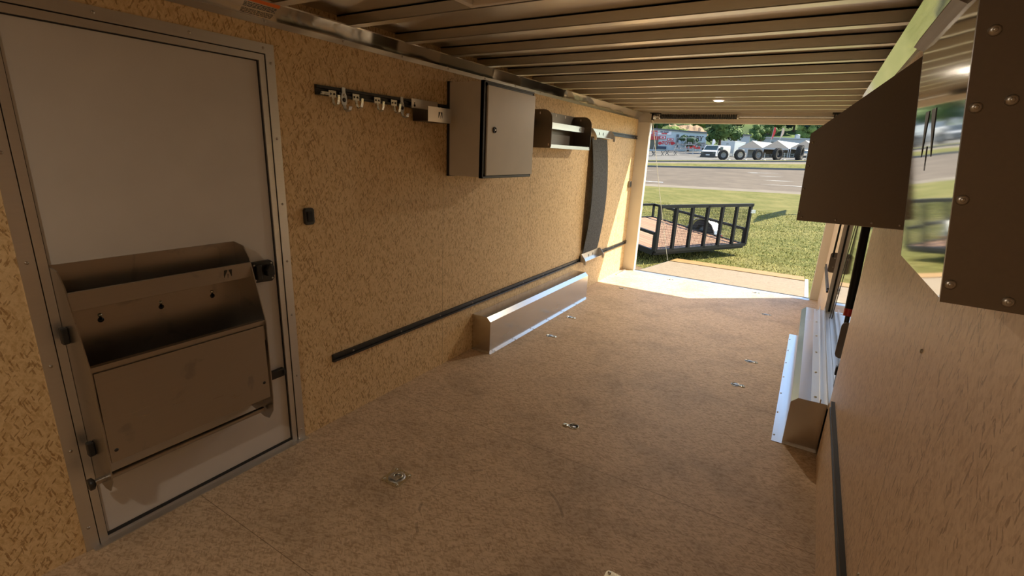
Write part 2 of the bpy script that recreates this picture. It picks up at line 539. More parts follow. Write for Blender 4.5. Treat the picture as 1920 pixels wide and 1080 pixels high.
def thing(name, label, cat, loc=(0, 0, 0), group=None, kind=None):
    o = bpy.data.objects.new(name, None)
    o.empty_display_size = .1
    COL.objects.link(o)
    o.location = loc
    ORG[o.name] = tuple(loc)
    return tag(o, label, cat, group, kind)
def tag(o, label, cat, group=None, kind=None):
    o['label'] = label
    o['category'] = cat
    if group: o['group'] = group
    if kind: o['kind'] = kind
    return o
def struct(o, label, cat):
    return tag(o, label, cat, None, 'structure')
def copy_tree(o, loc=None, rz=None, scale=None, parent=None):
    c = o.copy()
    COL.objects.link(c)
    if parent: c.parent = parent
    if loc is not None: c.location = loc
    if rz is not None: c.rotation_euler = (0, 0, rz)
    if scale is not None: c.scale = scale if isinstance(scale, tuple) else (scale,) * 3
    for ch in list(o.children):
        copy_tree(ch, parent=c)
    return c
def lettering(text, size, mat, parent, loc, rot, depth=.01, name='lettering', bold=0.0, wide=1.0):
    cu = bpy.data.curves.new(name, 'FONT')
    cu.body = text; cu.size = size; cu.extrude = depth; cu.offset = bold
    cu.align_x = 'CENTER'; cu.align_y = 'CENTER'
    tmp = bpy.data.objects.new(name + '_curve', cu)
    me = bpy.data.meshes.new_from_object(tmp)
    bpy.data.objects.remove(tmp)
    o = bpy.data.objects.new(name, me)
    COL.objects.link(o)
    me.materials.append(mat)
    o.parent = parent
    o.location = Vector(loc) - Vector(ORG.get(parent.name, (0, 0, 0)))
    o.rotation_euler = rot
    o.scale = (wide, 1, 1)
    return o

# ------------------------------------------------------------------ the trailer shell
W, YR, YF, ZR = 2.44, 6.74, -1.4, 2.18
b = MB(); b.box((-.06, YF, -.06), (W + .12, YR + .01, 0))
struct(b.build('floor', M['osb_floor']), 'worn strand board trailer floor with dirt and a curved scuff', 'floor')
# left wall with the doorway cut out (door frame .48-1.45, up to 1.978)
b = MB()
b.box((-.06, YF, 0), (0, .515, ZR)); b.box((-.06, 1.415, 0), (0, YR - .02, ZR)); b.box((-.06, .515, 1.94), (0, 1.415, ZR))
struct(b.build('wall_left', M['osb_wall']), 'strand board wall carrying the door, white cabinet and black rails', 'wall')
b = MB()
b.box((W, YF, 0), (W + .10, 2.93, ZR)); b.box((W, 5.10, 0), (W + .10, YR - .02, ZR)); b.box((W, 2.93, 1.75), (W + .10, 5.10, ZR))
struct(b.build('wall_right', M['osb_wall_r']), 'smooth tan strand board wall beside the camera with screws', 'wall')
b = MB(); b.box((-.06, YF - .06, -.06), (W + .12, YF, ZR))
struct(b.build('wall_front', M['osb_wall']), 'strand board front wall of the trailer', 'wall')
b = MB(); b.box((-.06, YF - .06, ZR), (W + .12, YR + .06, ZR + .04))
struct(b.build('ceiling', M['alu_beam']), 'bare aluminium roof skin above the cross beams', 'ceiling')
# roof bows
for i in range(-8, 12):
    y1 = 2.262 + .398 * i
    b = MB()
    b.box((.0, y1 - .052, ZR - .006), (W, y1, ZR))
    b.box((.0, y1 - .052, 2.13), (W, y1 - .048, ZR))
    b.box((.0, y1 - .004, 2.13), (W, y1, ZR))
    b.box((.0, y1 - .052, 2.128), (W, y1, 2.132))
    o = b.build('ceiling_beam', M['alu_beam'])
    tag(o, 'aluminium roof beam running across the trailer ceiling', 'ceiling beam', 'roof beams across the ceiling', 'structure')
# cove and ceiling trims
def cove(sx, name, mat, lab):
    X = lambda d: d if sx < 0 else W - d
    b = MB()
    t = .004
    prof = [(0, 2.075), (.006, 2.075), (.075, 2.128), (.075, 2.134), (0, 2.082)]
    b.prism([(X(p[0]), p[1]) for p in prof], 1, YF, YR - .03)
    o = struct(b.build(name, mat), lab, 'ceiling trim')
    return o
cove(-1, 'trim_1', M['alu_cove'], 'bright angled aluminium cove between left wall and roof beams')
cove(1, 'trim_2', M['alu_mirror'], 'mirror bright aluminium cove reflecting the lawn above the right wall')
b = MB(); b.box((0, YF, 2.05), (.006, YR - .03, 2.083))
tr = struct(b.build('trim_3', M['alu']), 'narrow aluminium strip along top of the left wall', 'ceiling trim')
b = MB()
y = 1.0
while y < 6.6:
    b.dome((.006, y, 2.067), (1, 0, 0), .006, .004); y += .42
b.build_each('screw', M['screw'], tr)
b = MB(); b.box((W - .006, YF, 2.05), (W, YR - .03, 2.083))
struct(b.build('trim_4', M['alu']), 'narrow aluminium strip along top of the right wall', 'ceiling trim')
# rear frame
def post(name, x0, x1, lab):
    b = MB(); b.box((x0, YR - .02, 0), (x1, YR + .07, 2.02))
    b.box((x0 if x0 < 1 else x1 - .03, YR - .05, 0), (x0 + .03 if x0 < 1 else x1, YR - .02, 2.05))
    return struct(b.build(name, M['white_paint'], None, .004), lab, 'door post')
post('trim_5', -.06, .165, 'cream painted rear post by the left wall')
post('trim_6', 2.352, W + .12, 'cream painted rear post at the right of the ramp opening')
b = MB()
b.box((-.06, YR - .0, 2.01), (W + .12, YR + .07, ZR)); b.box((.17, YR - .012, 2.055), (2.36, YR, 2.075))
struct(b.build('trim_7', M['white_paint'], None, .004), 'cream painted header above the ramp opening', 'door header')
b = MB(); b.box((.16, YR - .09, 0), (2.36, YR + .012, .002))
b.box((.05, YR - .45, 0), (.075, YR - .09, .012))
th = struct(b.build('trim_8', M['alu_dull']), 'galvanised threshold strip across the rear floor edge', 'threshold')

# ------------------------------------------------------------------ entry door (left wall)
d = thing('door_1', 'pale side entry door with wide aluminium frame in left wall', 'door', (0, .965, 0), kind='structure')
b = MB(); b.box((-.052, .53, .03), (-.012, 1.40, 1.925))
b.build('door_panel', M['white_skin'], d)
Y0, Y1, Z1 = .48, 1.451, 1.978
def frame_ring(y0, y1, z1, w, xa, xb):
    b = MB()
    b.prism([(y0, .0), (y0 + w, .0), (y0 + w, z1 - w), (y0, z1)], 0, xa, xb)
    b.prism([(y1, .0), (y1, z1), (y1 - w, z1 - w), (y1 - w, .0)], 0, xa, xb)
    b.prism([(y0, z1), (y0 + w, z1 - w), (y1 - w, z1 - w), (y1, z1)], 0, xa, xb)
    return b
fr = frame_ring(Y0, Y1, Z1, .042, 0, .006).build('door_frame', M['alu_dull'], d)
b = frame_ring(Y0 + .046, Y1 - .046, Z1 - .046, .026, -.06, .002)
b.build('inner_frame', M['alu_dull'], d)
b = frame_ring(Y0 + .040, Y1 - .040, Z1 - .040, .007, -.058, -.004)
b.build('door_gasket', M['rubber'], d)
b = frame_ring(Y0 + .071, Y1 - .071, Z1 - .071, .005, -.058, -.008)
b.build('door_gasket', M['rubber'], d)
b = MB(); b.box((-.055, Y0 + .02, 0), (.03, Y1 + .005, .005)); b.box((-.055, Y0, 0), (-.004, Y1, .018))
b.build('door_sill', M['alu_dull'], d)
b = MB(); b.box((-.05, Y0 + .03, .018), (-.006, Y1 - .03, .03)); b.build('bottom_seal', M['rubber'], d)
for k, (yy, zz) in enumerate([(Y0 + .02, .1), (Y0 + .02, .44), (Y0 + .02, .78), (Y0 + .02, 1.15), (Y0 + .02, 1.5), (Y1 - .02, .06), (Y1 - .02, .38), (Y1 - .02, .72), (Y1 - .02, 1.0),
                              (Y1 - .02, 1.28), (Y1 - .02, 1.58), (Y1 - .018, 1.9), (Y1 - .05, Z1 - .02), (1.1, Z1 - .02), (.8, Z1 - .02)]):
    b = MB(); b.dome((.006, yy, zz), (1, 0, 0), .006, .004); b.build('screw', M['screw'], fr)
# latch, lower bar, hinges
hl = None
b = MB(); b.prism([(1.255, .925), (1.34, .92), (1.352, .932), (1.352, 1.012), (1.34, 1.022), (1.255, 1.022), (1.243, 1.01), (1.243, .937)], 0, -.012, .014)
hl = b.build('latch_plate', M['black'], d, .003)
b = MB(); b.box((.014, 1.258, .94), (.03, 1.285, 1.01)); b.prism([(1.30, .955), (1.338, .955), (1.338, 1.0), (1.318, 1.005), (1.30, .98)], 0, .014, .045)
b.build('latch_lever', M['black'], hl, .004)
b = MB()
for yy, zz in ((1.256, .937), (1.34, .935), (1.256, 1.008), (1.34, 1.008)):
    b.dome((.014, yy, zz), (1, 0, 0), .005, .003)
b.build_each('screw', M['screw'], hl)
b = MB(); b.box((-.012, 1.275, .41), (.012, 1.362, .452)); b.box((.012, 1.35, .418), (.018, 1.362, .445))
b.build('hold_back_bar', M['black'], d, .004)

# ------------------------------------------------------------------ aluminium organiser hung on the door
yl, yr_ = .553, 1.186
org = thing('door_organizer', 'aluminium shelf organiser with hooks and fold down panel hung on entry door', 'wall organizer', (-.012, (yl + yr_) / 2, .26))
side = [(-.012, .31), (.09, .285), (.13, .29), (.165, .34), (.176, .42), (.178, .79), (.10, 1.07), (.062, 1.12), (-.012, 1.13)]
for nm, ya in (('near', yl), ('far', yr_)):
    b = MB(); b.prism([(p[0], p[1]) for p in side], 1, ya, ya + .004)
    sp = b.build('side_panel', M['alu_dark'] if False else M['alu_smudged'], org)
    if nm == 'near':
        b = MB(); b.box((.03, ya - .02, .86), (.055, ya, .92)); b.build('rubber_bumper', M['black'], sp, .004)
        b = MB(); b.box((.045, ya - .02, .42), (.07, ya, .475)); b.build('rubber_bumper', M['black'], sp, .004)
b = MB(); b.box((-.012, yl, .33), (-.008, yr_, 1.13)); b.build('back_panel', M['alu_smudged'], org)
# upper tray
b = MB(); b.prism([(-.008, .985), (.10, .985), (.112, 1.052), (.108, 1.054), (.097, .990), (-.008, .990)], 1, yl + .004, yr_)
ut = b.build('upper_tray', M['alu_smudged'], org)
def logo(parent, o, u, v, n_, s, mat):
    """the two dark cut wedges either side of a thin spike"""
    o, u, v, n_ = Vector(o), Vector(u), Vector(v), Vector(n_) * .0012
    b = MB()
    for tri in (((-.5, .5), (-.08, .5), (-.5, -.5)), ((.5, .5), (.08, .5), (.5, -.5))):
        p = [o + u * (a * s) + v * (c * s) + n_ for a, c in tri]
        b.add(p + [q - n_ * 1.5 for q in p], [(0, 1, 2), (3, 5, 4), (0, 3, 4, 1), (1, 4, 5, 2), (2, 5, 3, 0)])
    for tri in (((-.05, .5), (.05, .5), (0, -.65)),):
        pass
    b.build('logo', mat, parent)
    b = MB()
    p = [o + u * (a * s) + v * (c * s) + n_ for a, c in ((-.035, -.05), (.035, -.05), (0, -.62))]
    b.add(p + [q - n_ * 1.5 for q in p], [(0, 1, 2), (3, 5, 4), (0, 3, 4, 1), (1, 4, 5, 2), (2, 5, 3, 0)])
    b.build('logo_spike', mat, parent)
lv = Vector((.012, 0, .067)).normalized()
logo(ut, (.107, 1.085, 1.020), (0, 1, 0), lv, (1, 0, -.18), .032, M['black'])
# hook strip with keyholes
b = MB(); b.box((-.008, yl + .004, .86), (-.003, yr_, .955)); hs = b.build('hook_strip', M['alu_smudged'], org)
for yy in (.665, .865, 1.065):
    b = MB(); b.lathe([(.0001, 0), (.010, 0), (.010, .002), (.0001, .002)], (-.0045, yy, .905), (1, 0, 0), 14); b.box((-.0045, yy - .004, .905), (-.0025, yy + .004, .925)); b.build('keyhole', M['black'], hs)
    b = MB(); b.dome((-.003, yy, .924), (1, 0, 0), .007, .006); b.build('screw', M['zinc'], hs)
# lower tray and fold-down panel
b = MB(); b.box((-.008, yl + .004, .70), (.160, yr_, .705)); b.box((.158, yl + .004, .70), (.163, yr_, .795)); b.box((.15, yl + .004, .79), (.172, yr_, .797))
b.build('lower_tray', M['alu_smudged'], org)
b = MB(); b.box((.166, yl + .010, .42), (.171, yr_ - .008, .772)); fp = b.build('fold_down_panel', M['alu_smudged'], org)
b = MB(); b.dome((.171, yl + .03, .465), (1, 0, 0), .007, .003); b.dome((.171, yr_ - .03, .50), (1, 0, 0), .007, .003); b.build_each('pivot_screw', M['black'], fp)
b = MB(); b.tube([(.105, yl - .035, .335), (.105, yr_ - .01, .335)], .012, 12); rd = b.build('hanging_rod', M['alu_smudged'], org)
b = MB(); b.lathe([(.0001, 0), (.022, 0), (.022, .014), (.012, .02), (.0001, .02)], (.105, yl - .05, .335), (0, 1, 0), 6); b.build('rod_knob', M['black'], rd)

# ------------------------------------------------------------------ black slotted rails
def rail(y0, y1, z0, z1, lab, side=-1):
    t = thing('wall_rail', lab, 'rail', (0 if side < 0 else W, (y0 + y1) / 2, (z0 + z1) / 2))
    X = (lambda d: d) if side < 0 else (lambda d: W - d)
    h = z1 - z0
    prof = [(0, z0), (.016, z0), (.016, z0 + h * .28), (.005, z0 + h * .33), (.005, z1 - h * .33), (.016, z1 - h * .28), (.016, z1), (0, z1)]
    b = MB(); b.prism([(X(p[0]), p[1]) for p in prof], 1, y0, y1)
    b.build('channel', M['black'], t)
    b = MB()
    y = y0 + .15
    while y < y1:
        b.dome((X(.005), y, (z0 + z1) / 2), (1 if side < 0 else -1, 0, 0), .006, .004); y += .4
    b.build_each('screw', M['screw'], t)
    return t
rail(1.656, 6.71, 1.797, 1.843, 'black slotted rail running high on left wall behind the white cabinet')
rail(1.66, 6.745, .373, .417, 'long black slotted rail low on left wall above the wheel box')
rail(-1.3, 2.72, .395, .44, 'black slotted rail low on right wall ahead of the wheel box', 1)
rail(5.15, 6.45, .455, .50, 'short grey black rail low on right wall near the rear post', 1)

# hooks on the upper rail
def j_hook(y, lab):
    z = 1.805
    t = thing('rail_hook', lab, 'hook', (.016, y, z))
    b = MB(); b.box((.016, y - .022, z - .012), (.02, y + .022, z + .020)); pl = b.build('mount_plate', M['zinc'], t)
    b = MB()
    for dy in (-.011, .011): b.dome((.02, y + dy, z + .004), (1, 0, 0), .006, .003)
    b.build_each('screw', M['black'], pl)
    pts = [(.02, y, z - .01), (.022, y, z - .03), (.03, y, z - .046), (.045, y, z - .052), (.058, y, z - .044), (.064, y, z - .025), (.067, y, z - .002)]
    b = MB()
    for i in range(len(pts) - 1): b.bar(pts[i], pts[i + 1], .004, .015, (0, 1, 0))
    o = b.build('hook_arm', M['zinc'], t)
    return t
def snap_hook(y, lab):
    z = 1.802
    t = thing('rail_hook', lab, 'hook', (.016, y, z))
    poly = []
    for k in range(16):
        a = 2 * math.pi * k / 16
        poly.append((y + .019 * math.cos(a) * (1.0), z - .01 + .036 * math.sin(a)))
    b = MB(); b.prism(poly, 0, .016, .022); b.box((.016, y - .011, z + .02), (.021, y + .011, z + .046)); pl = b.build('mount_plate', M['galv'], t)
    b = MB(); b.lathe([(.0001, 0), (.011, 0), (.011, .002), (.0001, .002)], (.0215, y, z - .014), (1, 0, 0), 14); b.build('keyhole', M['black'], pl)
    b = MB(); b.dome((.022, y, z + .008), (1, 0, 0), .007, .005); b.build('screw', M['zinc'], pl)
    pts = [(.02, y, z - .04), (.026, y, z - .058), (.042, y, z - .07), (.06, y, z - .062), (.068, y, z - .045)]
    b = MB()
    for i in range(len(pts) - 1): b.bar(pts[i], pts[i + 1], .004, .02, (0, 1, 0))
    b.build('hook_arm', M['galv'], t)
    return t
j_hook(1.745, 'silver J hook on upper black rail, first from the entry door')
snap_hook(1.815, 'grey oval hook on upper rail, nearest the entry door')
j_hook(1.895, 'silver J hook on upper black rail, second from the entry door')
j_hook(2.045, 'silver J hook on upper black rail, third from the entry door')
j_hook(2.172, 'silver J hook on upper black rail, fourth from the entry door')
snap_hook(2.235, 'grey oval hook on upper rail, next to the small logo bracket')
t = thing('rail_stop', 'small pale aluminium clip at the door end of the upper rail', 'clip', (.016, 1.69, 1.80))
b = MB(); b.prism([(1.668, 1.80), (1.720, 1.80), (1.728, 1.815), (1.676, 1.815)], 0, .016, .026); b.build('clip_body', M['zinc'], t)
b = MB(); b.box((.026, 1.674, 1.804), (.032, 1.722, 1.810)); b.build('clip_lip', M['galv'], t)

# small logo bracket beside the cabinet
t = thing('towel_bracket', 'small aluminium bracket with cut out mark between hooks and white cabinet', 'bracket', (.016, 2.42, 1.80))
b = MB(); b.box((.016, 2.318, 1.795), (.019, 2.56, 1.85)); bp_ = b.build('back_plate', M['alu'], t)
b = MB(); b.lathe([(.0001, 0), (.008, 0), (.008, .002), (.0001, .002)], (.018, 2.345, 1.812), (1, 0, 0), 12); b.box((.0185, 2.342, 1.812), (.02, 2.348, 1.83)); b.build('keyhole', M['black'], bp_)
b = MB(); b.box((.019, 2.33, 1.722), (.13, 2.555, 1.725)); b.box((.016, 2.33, 1.722), (.019, 2.56, 1.797)); b.build('tray', M['alu_dark'], t)
b = MB(); b.box((.128, 2.338, 1.722), (.131, 2.555, 1.808)); fpz = b.build('front_plate', M['alu'], t)
logo(fpz, (.131, 2.452, 1.765), (0, 1, 0), (0, 0, 1), (1, 0, 0), .034, M['black'])

# ------------------------------------------------------------------ white wall cabinet
cx, cy0, cy1, cz0, cz1 = .30, 2.675, 3.318, 1.39, 1.992
t = thing('wall_cabinet', 'white box cabinet with black edging and round lock on left wall', 'cabinet', (0, (cy0 + cy1) / 2, cz0))
b = MB(); b.box((.02, cy0 + .006, cz0 + .006), (cx - .028, cy1 - .006, cz1 - .006)); b.build('body', M['cab_white'], t)
b = MB()
for xa, xb in ((0, .02), (cx - .03, cx - .002)):
    b.box((xa, cy0, cz0), (xb, cy0 + .012, cz1)); b.box((xa, cy1 - .012, cz0), (xb, cy1, cz1))
    b.box((xa, cy0, cz0), (xb, cy1, cz0 + .012)); b.box((xa, cy0, cz1 - .012), (xb, cy1, cz1))
b.box((cx - .03, cy0, cz0), (cx - .006, cy0 + .045, cz1)); b.box((cx - .03, cy0, cz0), (cx - .006, cy1, cz0 + .03)); b.box((cx - .03, cy0, cz1 - .035), (cx - .006, cy1, cz1)); b.box((cx - .03, cy1 - .02, cz0), (cx - .006, cy1, cz1))
b.build('edge_trim', M['black'], t, .002)
b = MB(); b.box((cx - .006, cy0 + .035, cz0 + .02), (cx + .006, cy1 + .004, cz1 - .026)); dr = b.build('door', M['cab_white'], t, .002)
b = MB(); b.lathe([(.0001, 0), (.020, 0), (.020, .006), (.015, .008), (.015, .004), (.0001, .004)], (cx + .006, cy0 + .115, 1.70), (1, 0, 0), 20); lk = b.build('lock', M['black'], dr)
b = MB(); b.box((cx + .010, cy0 + .108, 1.696), (cx + .016, cy0 + .122, 1.704)); b.build('lock_slot', M['screw'], lk)

# ------------------------------------------------------------------ aluminium shelf unit beyond the cabinet
ya, yb = 3.84, 4.69
def rr_poly(x0, x1, z0, z1, r, r2):
    pts = [(x0, z0), (x1 - r2, z0)]
    for k in range(5):
        a = -math.pi / 2 + math.pi / 2 * k / 4; pts.append((x1 - r2 + r2 * math.cos(a), z0 + r2 + r2 * math.sin(a)))
    for k in range(7):
        a = math.pi / 2 * k / 6; pts.append((x1 - r + r * math.cos(a), z1 - r + r * math.sin(a)))
    pts.append((x0, z1))
    return pts
t = thing('wall_shelf', 'aluminium two bar shelf with rounded ends beyond the white cabinet', 'shelf', (0, (ya + yb) / 2, 1.61))
for k, yy in enumerate((ya, yb)):
    b = MB(); b.prism(rr_poly(0, .19, 1.612, 1.925, .085, .02), 1, yy, yy + .004)
    sp = b.build('end_panel', M['alu_dark'], t)
    b = MB()
    for q in ((.07, 1.895), (.165, 1.64)):
        b.prism([(q[0] - .004, q[1] - .009), (q[0] + .004, q[1] - .009), (q[0] + .004, q[1] + .009), (q[0] - .004, q[1] + .009)], 1, yy - .001, yy + .005)
    b.build_parts('slot', M['vent_white'], sp)
b = MB(); b.box((0, ya, 1.612), (.004, yb, 1.925)); bk = b.build('back_panel', M['alu_dark'], t)  # darker metal here carries the shade at the back of the shelf
for yy in (4.27, 4.47):
    b = MB(); b.box((.004, yy - .009, 1.895), (.0055, yy + .009, 1.917)); b.build('slot', M['vent_white'], bk)
b = MB(); b.prism([(.12, 1.775), (.124, 1.775), (.124, 1.828), (.105, 1.828), (.105, 1.824), (.12, 1.824)], 1, ya + .004, yb); ub = b.build('front_bar', M['alu'], t)
logo(ub, (.124, yb - .13, 1.80), (0, 1, 0), (0, 0, 1), (1, 0, 0), .022, M['black'])
b = MB(); b.prism([(0, 1.612), (.185, 1.612), (.185, 1.642), (.181, 1.642), (.181, 1.617), (0, 1.617)], 1, ya + .004, yb); b.build('shelf_tray', M['alu'], t)

# ------------------------------------------------------------------ two strap brackets and the bowed carpet strip
def strap_bracket(zt, zb, lab):
    y0, y1 = 5.09, 5.66
    t = thing('strap_bracket', lab, 'bracket', (.016, (y0 + y1) / 2, zb))
    b = MB(); b.box((.016, y0, zb), (.020, y1, zt)); b.box((.016, y0, zb), (.06, y1, zb + .004)); bp2 = b.build('back_plate', M['alu'], t)
    b = MB()
    for yy in (y0 + .24, y0 + .36): b.box((.02, yy - .008, (zt + zb) / 2 - .014), (.0215, yy + .008, (zt + zb) / 2 + .014))
    b.build_parts('slot', M['black'], bp2)
    for yy in (y0, y1 - .004):
        poly = [(.016, zt), (.035, zt), (.075, zt - .05), (.09, zb + .01), (.09, zb - .028), (.065, zb - .028), (.062, zb), (.016, zb)]
        b = MB(); b.prism(poly, 1, yy, yy + .004); b.build('side_ear', M['alu_dull'], t)
    return t
strap_bracket(1.845, 1.755, 'aluminium hook bracket on the upper rail above the carpet strip')
strap_bracket(.465, .375, 'aluminium hook bracket on the lower rail below the carpet strip')
b = MB()
n = 28
v, f = [], []
for i in range(n + 1):
    s = i / n
    z = .475 + (1.745 - .475) * s
    x = .022 + .055 * math.sin(math.pi * s) ** .9
    for dx in (0, .008):
        v += [(x + dx, 5.12, z), (x + dx, 5.56, z)]
for i in range(n):
    a = i * 4
    f += [(a, a + 4, a + 5, a + 1), (a + 2, a + 3, a + 7, a + 6), (a, a + 2, a + 6, a + 4), (a + 1, a + 5, a + 7, a + 3)]
f += [(0, 1, 3, 2), (n * 4, n * 4 + 2, n * 4 + 3, n * 4 + 1)]
b.add(v, f)
tag(b.build('carpet_strip', M['carpet']), 'bowed dark grey carpeted strip held between two brackets on left wall', 'strip')

# ------------------------------------------------------------------ wheel boxes
def wheel_box(side, lab, y0, y1):
    X = (lambda d: max(d, .002)) if side < 0 else (lambda d: W - max(d, .002))
    t = thing('wheel_box', lab, 'wheel box', (X(.1), (y0 + y1) / 2, 0))
    prof = [(0, 0), (.175, 0), (.175, .265), (.142, .298), (0, .298)]
    b = MB(); b.prism([(X(p[0]), p[1]) for p in prof], 1, y0, y1); b.build('cover', M['alu'], t)
    w = .022 if side < 0 else .055
    b = MB(); b.box((X(.175), y0 - .02, 0), (X(.175 + w), y1 + .02, .003)); b.box((X(0.003), y0 - .02, 0), (X(.175), y0, .003))
    fl = b.build('floor_flange', M['alu'], t)
    b = MB()
    y = y0 + .06
    while y < y1:
        b.dome((X(.175 + w - .01), y, .003), (0, 0, 1), .006, .004); y += .32
    b.build_each('screw', M['screw'], fl)
    return t
wheel_box(-1, 'aluminium wheel box with chamfered edge along the left wall', 3.02, 4.98)
rb = wheel_box(1, 'aluminium wheel box with wide floor flange along the right wall', 2.99, 5.12)
b = MB(); b.box((2.400, 2.99, .298), (2.406, 5.14, .322)); b.box((2.36, 2.99, .298), (2.474, 5.09, .300)); b.box((2.436, 2.94, .298), (2.440, 5.09, .335)); b.build('top_flange', M['alu_dull'], rb)
b = MB()
for k in range(6): b.dome((2.38, 3.06 + .4 * k, .300), (0, 0, 1), .008, .006)
b.build_each('bolt', M['zinc'], rb)

# ------------------------------------------------------------------ floor tie-downs
def ring_plate(x, y, rz, lab):
    t = thing('tie_down_ring', lab, 'tie down ring', (0, 0, 0), 'square D ring plates')
    r = .055
    poly = []
    for sx, sy, a0 in ((1, 1, 0), (-1, 1, 90), (-1, -1, 180), (1, -1, 270)):
        for k in range(5):
            a = R(a0 + 90 * k / 4); poly.append((sx * (r - .014) + .014 * math.cos(a), sy * (r - .014) + .014 * math.sin(a)))
    b = MB(); b.prism(poly, 2, 0, .004); pl = b.build('plate', M['zinc'], t)
    b = MB(); b.lathe([(.042, .004), (.040, .0065), (.034, .0065), (.030, .0045), (.0001, .0043)], (0, 0, 0), (0, 0, 1), 28); b.build('recess_cup', M['galv'], pl)
    b = MB()
    for sx in (-1, 1):
        for sy in (-1, 1): b.dome((sx * .042, sy * .042, .004), (0, 0, 1), .007, .005)
    b.build_each('screw', M['zinc'], pl)
    b = MB(); b.torus((.004, .004, .009), (0, 0, 1), .021, .004, 28, 8); b.build('ring', M['zinc'], t)
    b = MB(); b.bar((-.026, -.024, .011), (.028, -.024, .011), .012, .008); b.build('ring_clip', M['galv'], t)
    t.location = (x, y, 0); t.rotation_euler = (0, 0, rz)
    return t
rp = ring_plate(.664, 1.483, R(0), 'square D ring plate in the floor near the entry door')
rp2 = copy_tree(rp, loc=(1.79, 1.49, 0))
rp2['label'] = 'square D ring plate in floor, cut by bottom edge of photo'
def airline(x, y, lab):
    t = thing('floor_anchor', lab, 'floor anchor', (0, 0, 0), 'small round floor anchors')
    b = MB(); b.lathe([(.0001, 0), (.031, 0), (.031, .003), (.027, .004), (.027, .001), (.0001, .001)], (-.012, 0, 0), (0, 0, 1), 24)
    b.build('cup', M['zinc'], t)
    b = MB(); b.lathe([(.0001, .0015), (.020, .0015), (.020, .003), (.0001, .003)], (-.006, .004, 0), (0, 0, 1), 20); b.build('insert', M['galv'], t)
    b = MB(); b.bar((-.036, -.010, .004), (.014, -.010, .004), .006, .004); b.build('slot', M['black'], t)
    b = MB(); b.lathe([(.0001, 0), (.021, 0), (.021, .003), (.0001, .0035)], (.034, 0, 0), (0, 0, 1), 20); tb = b.build('tab', M['zinc'], t)
    b = MB(); b.dome((.034, 0, .0035), (0, 0, 1), .006, .003); b.build('screw', M['black'], tb)
    t.location = (x, y, 0)
    return t
first = airline(1.177, 2.42, 'round floor anchor alone in the middle of the floor')
first.rotation_euler = (0, 0, R(200))
for x, y, lab in ((.397, 3.67, 'small floor anchor beside left wheel box, nearer the entry door'), (.321, 4.25, 'small floor anchor beside left wheel box, nearer the ramp'),
                  (1.971, 4.177, 'small floor anchor beside right wheel box, nearer the ramp'), (1.939, 3.641, 'small floor anchor beside right wheel box, nearer the camera'),
                  (1.963, 5.677, 'small floor anchor in the shade beyond the right wheel box'), (.732, 6.547, 'floor anchor in sunlit floor at left half of the threshold'),
                  (1.78, 6.60, 'floor anchor in sunlit floor at right half of the threshold'), (.369, 5.66, 'floor anchor at the shadow edge near the left wall')):
    o = copy_tree(first, loc=(x, y, 0), rz=0)
    o['label'] = lab

# ------------------------------------------------------------------ small wall items
t = thing('light_switch', 'small black rocker switch on left wall beside the entry door', 'switch', (0, 1.567, 1.21))
b = MB(); b.prism([(1.540, 1.178), (1.548, 1.168), (1.588, 1.168), (1.596, 1.178), (1.596, 1.242), (1.588, 1.252), (1.548, 1.252), (1.540, 1.242)], 0, 0, .018); b.build('housing', M['black'], t, .003)
b = MB(); b.prism([(1.553, 1.185), (1.583, 1.185), (1.583, 1.235), (1.553, 1.235)], 0, .018, .025); b.build('rocker', M['rubber'], t, .003)
t = thing('wall_socket', 'tiny dark junction box on left wall next to the rear post', 'socket', (0, 6.60, 1.20))
b = MB(); b.box((0, 6.56, 1.165), (.03, 6.635, 1.25)); b.build('housing', M['alu_dark'], t, .004)
b = MB(); b.box((.03, 6.575, 1.18), (.034, 6.62, 1.235)); b.build('cover', M['black'], t)

# warning label on the cove
p0 = Vector((.0075, 1.30, 2.0785)); ud = Vector((0, 1, 0)); vd = Vector((.069, 0, .053)).normalized(); nd = Vector((.053, 0, -.069)).normalized()
t = thing('warning_label', 'white and orange warning sticker on the cove above the entry door', 'sticker', p0)
def lab_rect(u0, u1, v0, v1, off):
    b = MB()
    p = [p0 + ud * a + vd * c + nd * off for a, c in ((u0, v0), (u1, v0), (u1, v1), (u0, v1))]
    return b.add(p + [q - nd * .0008 for q in p], [(0, 1, 2, 3), (7, 6, 5, 4), (0, 4, 5, 1), (1, 5, 6, 2), (2, 6, 7, 3), (3, 7, 4, 0)])
lab_rect(0, .155, .0, .082, .0016).build('paper', M['sticker_white'], t)
lab_rect(0, .155, .066, .082, .0022).build('orange_band', M['sticker_orange'], t)
b = MB()
for k in range(9):
    v0_ = .006 + .0064 * k
    if k == 4: continue
    x0 = .006
    rng = random.Random(k)
    while x0 < .143:
        w_ = rng.uniform(.008, .02)
        q = lab_rect(x0, min(x0 + w_, .148), v0_, v0_ + .0028, .0022)
        b.add(q.v, q.f); x0 += w_ + .003
b.build('print', M['ink'], t)

